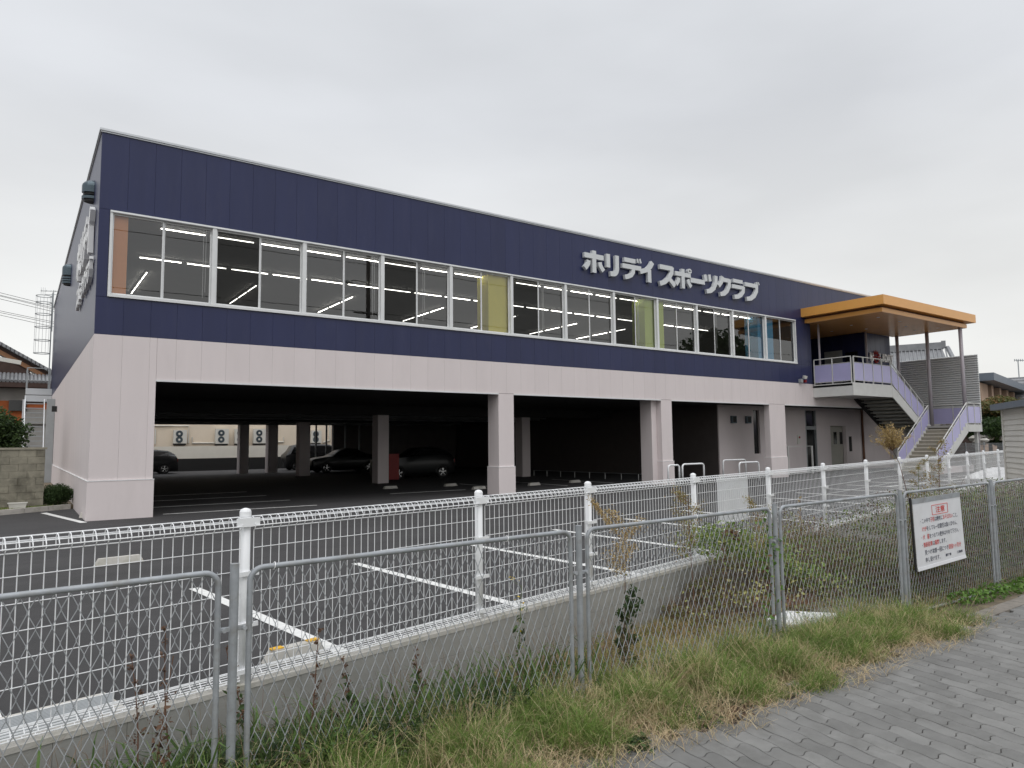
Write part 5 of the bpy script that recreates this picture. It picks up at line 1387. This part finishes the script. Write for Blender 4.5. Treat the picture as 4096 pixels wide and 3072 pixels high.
for z in (6.72, 7.42, 8.12, 8.82, 9.45, 9.8):
    MB().tube([(-.52+.36*math.cos(a), 25.2+.36*math.sin(a), z) for a in np.linspace(0, 2*PI, 17)[:-1]], .020, 5, closed=True).build('cage_hoop', 'greymetal', es)
for a in np.linspace(.2, 2*PI+.2, 8)[:-1]:
    MB().tube([(-.52+.36*math.cos(a), 25.2+.36*math.sin(a), 6.7), (-.52+.36*math.cos(a), 25.2+.36*math.sin(a), 9.82)], .010, 4).build('cage_bar', 'greymetal', es)
for y in (25.0, 25.4): MB().tube([(-.15, y, 4.6), (-.15, y, 10.0)], .028, 6).build('ladder_rail', 'greymetal', es)
for k in range(17): MB().tube([(-.15, 25.0, 4.8+k*.3), (-.15, 25.4, 4.8+k*.3)], .014, 5).build('rung', 'greymetal', es)

# neighbouring house on the left
hl = thing('tiled_house', 'traditional house with grey tiled gable roof and orange lower wall at the left edge', 'house', (-6, 34, 0))
MB().prism([(-9, 34.45, 4.0), (.1, 34.45, 4.0), (.1, 34.45, 5.9), (-5.7, 34.45, 9.3), (-9, 34.45, 7.4)], (0, 7, 0)).build('upper_wall', 'plaster', hl)
MB().box(-14, 1.0, 33.6, 33.8, 4.6, 5.45).build('pale_wall', 'plaster', hl)
MB().box(-14, -1.15, 33.5, 33.59, 3.0, 4.62).build('orange_wall', 'orangewall', hl)
MB().box(-1.14, 1.2, 33.45, 33.59, 4.12, 4.5).build('orange_wall', 'orangewall', hl)
MB().box(-1.14, 1.2, 33.45, 33.59, 3.2, 4.118).build('grey_wall', 'plaster', hl)
MB().box(-14, 1.2, 33.6, 33.8, 0, 3.2).build('base_wall', 'plaster', hl)
MB().prism([(-5.7, 34.2, 9.75), (.55, 34.2, 6.02), (.55, 34.2, 5.75), (-5.7, 34.2, 9.42)], (0, .18, 0)).build('barge_board', 'wood', hl)
MB().prism([(-5.7, 34.25, 9.95), (.60, 34.25, 6.20), (.60, 34.25, 6.02), (-5.7, 34.25, 9.76)], (0, .14, 0)).build('barge_top', 'darkwood', hl)
for k in range(30):                                         # tile courses running down the gable slope
    x = .70-k*.22; z = 6.20+k*.131
    MB().prism([(x, 33.9, z-.01), (x-.26, 33.9, z+.145), (x-.26, 33.9, z+.36), (x, 33.9, z+.19)], (0, 7.1, 0)).build('tile', 'tile', hl)
MB().box(-14, -.9, 34.3, 34.39, 5.6, 7.1).build('dark_boards', 'darkwood', hl)  # dark wood boards across the foot of the gable
for k in range(44):
    x = -7.6+k*.2
    MB().tube([(x, 32.7, 5.78), (x, 34.3, 6.35)], .10, 6).build('tile', 'tile', hl)
MB().box(-8, 1.3, 32.72, 32.85, 5.42, 5.70).build('eave_board', 'darkwood', hl)
MB().box(-8, 1.3, 32.86, 33.6, 5.40, 5.60).build('eave', 'darkwood', hl)
MB().obox((-2.0, 32.8, 7.02), (.62, 0, -.10), (0, .1, 0), (.02, 0, .12)).build('light_fitting', 'acwhite', hl)
MB().box(-1.9, -1.0, 33.3, 33.44, 4.0, 4.65).build('window', 'darkglass', hl)
# power lines and antenna
pl_ = thing('power_lines', 'two bundles of overhead cables crossing behind the club at the left', 'cable', (-4, 40, 10))
for z0, z1 in ((12.45, 11.85), (12.28, 11.72), (12.22, 11.62), (12.02, 11.44), (11.20, 10.72), (11.08, 10.60), (10.90, 10.36)):
    a = np.array([-2.9-6*1.0, 40, z0+(z0-z1)*2]); b = np.array([8, 40.5, z1-(z0-z1)*2.2]); MB().tube([a, (a+b)/2-[0, 0, .05], b], .018, 4).build('cable', 'blackmetal', pl_)
an = thing('tv_antenna', 'grey rooftop aerial above the escape stair', 'antenna', (.3, 40, 11))
MB().tube([(.33, 40, 10), (.33, 40, 13.0)], .03, 5).build('mast', 'greymetal', an)
MB().tube([(-.45, 40, 12.86), (1.6, 40, 13.02)], .025, 5).build('boom', 'greymetal', an)
MB().tube([(-.2, 40, 12.62), (1.0, 40, 12.74)], .02, 5).build('boom', 'greymetal', an)
for k in range(7): MB().tube([(-.4+k*.28, 39.7, 12.87+k*.022), (-.4+k*.28, 40.3, 12.87+k*.022)], .013, 4).build('element', 'greymetal', an)
for k in range(3): MB().tube([(-.42+k*.12, 40, 12.6), (-.42+k*.12, 40, 13.12)], .012, 4).build('element', 'greymetal', an)

# ---- right side: shed, trees, houses
sh = thing('garden_shed', 'pale grey clapboard shed with blue-grey roof edge at the right border', 'shed', (20, -11, -.5))
sdv = -np.array([.84, .55, 0]); sdv /= np.linalg.norm(sdv); snv = np.array([sdv[1], -sdv[0], 0])
if snv[1] > 0: snv = -snv
c0 = np.array([19.33, -11.84, 0]); Zv = np.array([0, 0, 1.])
# the visible face runs from the corner towards the viewer on the right: follow the street side
fd = np.array([-.84, -.55, 0]); fd /= np.linalg.norm(fd); bd = np.array([.55, -.84, 0])
MB().obox(c0+fd*1.6+bd*1.4+Zv*.95, fd*1.58, bd*1.36, Zv*1.48).build('wall', 'siding', sh)
for k in range(22):
    z = -.5+k*.133
    MB().prism([c0+fd*.10-bd*.0+Zv*z, c0+fd*.10-bd*.014+Zv*z, c0+fd*.10+bd*.004+Zv*(z+.131), c0+fd*.10+bd*.012+Zv*(z+.131)], fd*3.05).build('board', 'siding', sh)
MB().obox(c0+fd*.04+bd*.02+Zv*.95, fd*.05, bd*.05, Zv*1.47).build('corner_trim', 'siding', sh)
MB().obox(c0+fd*1.5+bd*1.3+Zv*2.50, fd*1.75, bd*1.5, Zv*.075).build('roof', 'bluegrey', sh)
for k, (px0, py0, dist, rad, m, lab) in enumerate(((3955, 1705, 50, (1.25, 1.2, 1.15), 'leaf', 'dark evergreen tree right of the stairs'), (3990, 1640, 50, (2.1, 1.5, .75), 'autumn', 'reddish leafed tree behind the shed roof'), (4000, 1725, 46, (1.2, 1.0, .75), 'leaf', 'low dark tree under the evergreen'), (4125, 1665, 50, (1.5, 1.5, 1.1), 'autumn', 'olive and rust coloured tree at the right border'))):
    q = fw+(px0-2048)/2782.6*r_-(py0-1536)/2782.6*u_; q = q/np.hypot(q[0], q[1]); c = CAM+q*dist
    bush('roadside_tree', lab, 'tree', c, rad, 9000, .085, m, max(.3, c[2]-rad[2]), seed=20+k, group='trees beyond the stairs', lumps=14)
def at(px0, py0, dist):
    q = fw+(px0-2048)/2782.6*r_-(py0-1536)/2782.6*u_; q = q/np.hypot(q[0], q[1]); return CAM+q*dist
# tan building
tb = thing('tan_apartment_building', 'tan two storey building with grey roof and deep windows beyond the stairs', 'building', (56, 3, 0))
A = at(3890, 1500, 62); A[2] = 0; dA = np.array([.978, .21, 0]); dA /= np.linalg.norm(dA); nA = np.array([dA[1], -dA[0], 0])
if nA@(CAM-A) < 0: nA = -nA
L_ = 40
MB().obox(A+dA*L_/2-nA*4+Zv*2.7, dA*L_/2, nA*4, Zv*2.7).build('wall', mat('tan_shadow', (.10, .07, .06), .9), tb)  # darkened tan: shade of the deep window bays put into the colour
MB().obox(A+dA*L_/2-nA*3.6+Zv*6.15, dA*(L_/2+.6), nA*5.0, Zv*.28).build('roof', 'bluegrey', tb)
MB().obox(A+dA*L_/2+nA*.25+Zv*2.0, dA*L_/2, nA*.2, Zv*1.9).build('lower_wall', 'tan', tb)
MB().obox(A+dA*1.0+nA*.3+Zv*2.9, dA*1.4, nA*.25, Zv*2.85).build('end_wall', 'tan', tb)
for k in range(9): MB().obox(A+dA*(4.6+k*3.9)+nA*.3+Zv*4.7, dA*.45, nA*.25, Zv*1.1).build('pillar', 'tan', tb)
# roof behind with antenna
B = at(4060, 1520, 82)
b2_ = thing('distant_tiled_house', 'far grey tiled roof with a tall aerial at the right border', 'house', (B[0], B[1], 0))
B0 = at(3985, 1525, 82); B1 = at(4190, 1500, 82); dB = B1-B0; dB[2] = 0; dB /= np.linalg.norm(dB); nB = np.array([dB[1], -dB[0], 0]); nB = nB if nB@(CAM-B0) > 0 else -nB
MB().prism([B0+Zv*.2, B0+dB*14+Zv*.2, B0+dB*14+nB*4-Zv*2.0, B0+nB*4-Zv*2.0-dB*1.2], -nB*.2).build('roof', 'tile', b2_)
MB().obox(B0+dB*7-nB*1-Zv*4.5, dB*7, nB*2.5, Zv*3.4).build('wall', 'plaster', b2_)
for k in range(7):
    o_ = k/7; MB().tube([B0+nB*4*o_-Zv*(2.2*o_-.22)-dB*1.2*o_, B0+dB*14+nB*4*o_-Zv*(2.2*o_-.22)], .07, 5).build('tile_course', 'tile', b2_)
T0 = at(4077, 1512, 81); T1 = at(4075, 1440, 81)
MB().tube([T0, [T0[0], T0[1], T1[2]]], .05, 5).build('aerial_mast', 'greymetal', b2_); MB().tube([at(4058, 1440, 81), at(4096, 1442, 81)], .045, 5).build('aerial_boom', 'greymetal', b2_)
for k in range(5): MB().tube([at(4058+k*8, 1436, 81), at(4058+k*8, 1446, 81)], .03, 4).build('aerial_element', 'greymetal', b2_)
# tiled roof behind the canopy
h2 = thing('house_behind_stairs', 'old house with grey tiled ridge roof behind the entrance columns', 'house', (53, 5, 0))
R0, R1 = at(3560, 1413, 60), at(3768, 1390, 60); R1[2] = R0[2] = (R0[2]+R1[2])/2
dR = R1-R0; Lr = np.linalg.norm(dR); dR /= Lr; nR = np.array([dR[1], -dR[0], 0]); nR = nR if nR@(CAM-R0) > 0 else -nR
w_r = 5.0; drop = 2.6
MB().prism([R0-dR*3, R1, R1+nR*w_r-Zv*drop+dR*.5, R0-dR*3+nR*w_r-Zv*drop], -Zv*.15).build('roof', 'tile', h2)
MB().prism([R0-dR*3, R1, R1-nR*w_r-Zv*drop+dR*.5, R0-dR*3-nR*w_r-Zv*drop], -Zv*.15).build('roof', 'tile', h2)
MB().obox((R0+R1)/2-dR*1.5+Zv*.22, dR*(Lr/2+1.6), nR*.22, Zv*.25).build('ridge', 'tile', h2)
MB().obox(R1+dR*.1+Zv*.30, dR*.14, nR*.24, Zv*.26).build('ridge_end', 'tile', h2)
nc = 26
for k in range(nc):
    s = -2.8+(Lr+3.0)*k/(nc-1); MB().tube([R0+dR*s+Zv*.06, R0+dR*s+nR*w_r-Zv*(drop-.06)+dR*.1], .05, 5).build('tile_row', 'tile', h2)
MB().tube([R1+dR*.35+Zv*.05, R1+dR*.9+nR*w_r-Zv*(drop-.1)], .16, 6).build('gable_tiles', 'tile', h2)
MB().prism([R1-Zv*.2, R1+nR*(w_r-.7)-Zv*drop, R1-nR*(w_r-.7)-Zv*drop], dR*.06-dR*.5).build('gable_wall', 'darkwood', h2)
MB().obox((R0+R1)/2-dR*1.5-Zv*(drop+2.9), dR*(Lr/2+1), nR*(w_r-.8), Zv*2.9).build('wall', 'plaster', h2)
# far fence and rubble under the trees on the right
bf = thing('far_mesh_fence', 'thin mesh fence under the trees right of the stairs', 'fence', (45, -2, 0))
F0 = at(3790, 1765, 42); F1 = at(4010, 1762, 42); F0[2] = F1[2] = 0; dF = F1-F0; LF = np.linalg.norm(dF); dF /= LF
b = MB()
for k in range(60): b.tube([F0+dF*LF*k/59, F0+dF*LF*k/59+Zv*1.45], .008, 3, cap=False)
for z in np.linspace(.2, 1.45, 8): b.tube([F0+Zv*z, F0+dF*LF+Zv*z], .008, 3, cap=False)
b.build('wire_mesh', 'galvwire', bf, kind='stuff')
for k in range(4): MB().tube([F0+dF*LF*k/3, F0+dF*LF*k/3+Zv*1.5], .03, 6).build('post', 'galv', bf)
r0 = np.random.default_rng(9)
for k in range(14):
    c = at(3900+k*9+r0.uniform(-4, 4), 1765+r0.uniform(-20, 12), 44+r0.uniform(0, 3)); s = r0.uniform(.18, .4); c[2] = max(c[2], s*.3)
    b = MB(); n_ = 7; pr_ = r0.uniform(.7, 1.1, (3, n_)); lv_ = []
    for l, (z, q) in enumerate(((-.45, .7), (.05, 1), (.5, .5))):
        for i in range(n_): a = 2*PI*i/n_; lv_.append(c+np.array([math.cos(a)*s*q*pr_[l, i], math.sin(a)*s*q*pr_[l, i], z*s]))
    b.add(lv_, [(l*n_+i, l*n_+(i+1) % n_, (l+1)*n_+(i+1) % n_, (l+1)*n_+i) for l in range(2) for i in range(n_)]+[tuple(range(n_))[::-1], tuple(range(2*n_, 3*n_))])
    tag(b.build('boulder', 'conc_lt'), 'pale boulder in the rock bank under the trees', 'rock', 'boulders of the rock bank')
structure(MB().prism([at(3880, 1738, 44)*[1, 1, 0], at(4150, 1738, 44)*[1, 1, 0], at(4150, 1738, 50)*[1, 1, 0]+Zv*.0, at(3880, 1738, 50)*[1, 1, 0]], Zv*.7).build('rock_bank', 'soil'))

# ---- street behind the viewer, seen only as reflections in the windows
up_ = thing('utility_pole', 'dark utility pole with street lamp across the road, mirrored in the long windows', 'utility pole', (18.4, -26, -.3))
MB().tube([(18.45, -26, -.3), (18.45, -26, 16)], [.20, .14], 12).build('pole', 'pole', up_)
MB().tube([(18.4, -26, 13.1), (17.4, -26, 13.15), (17.1, -26, 13.05)], .05, 6).build('lamp_arm', 'pole', up_); MB().obox((16.9, -26, 13.0), (.35, 0, -.03), (0, .12, 0), (0, 0, .08)).build('lamp_head', 'greymetal', up_)
for z in (10.9, 15.2): MB().box(17.4, 19.4, -26.06, -25.94, z-.05, z+.05).build('cross_arm', 'pole', up_)
for k, z in enumerate((9.6, 9.9, 10.2, 11.0, 14.4, 15.3)):
    o = MB().tube([(-30, -26.3, z+.3), (-5, -26.1, z-.2), (18.4, -26, z), (42, -26.1, z-.2), (70, -26.2, z+.3)], .022, 4).build('overhead_cable', 'blackmetal'); tag(o, 'overhead cable strung along the far side of the road', 'cable', 'overhead cables along the road')
bush('street_tree', 'big dark street tree across the road, mirrored in the right windows', 'tree', (55, -25, 8.2), (6.5, 3, 4.2), 9000, .35, 'leaf', 4.3, seed=41, lumps=16)
structure(MB().prism([(-60, -24.2, -.70), (90, -24.2, -.70), (90, -40, -.70), (-60, -40, -.70)], (0, 0, .3)).build('road', 'asphalt'))
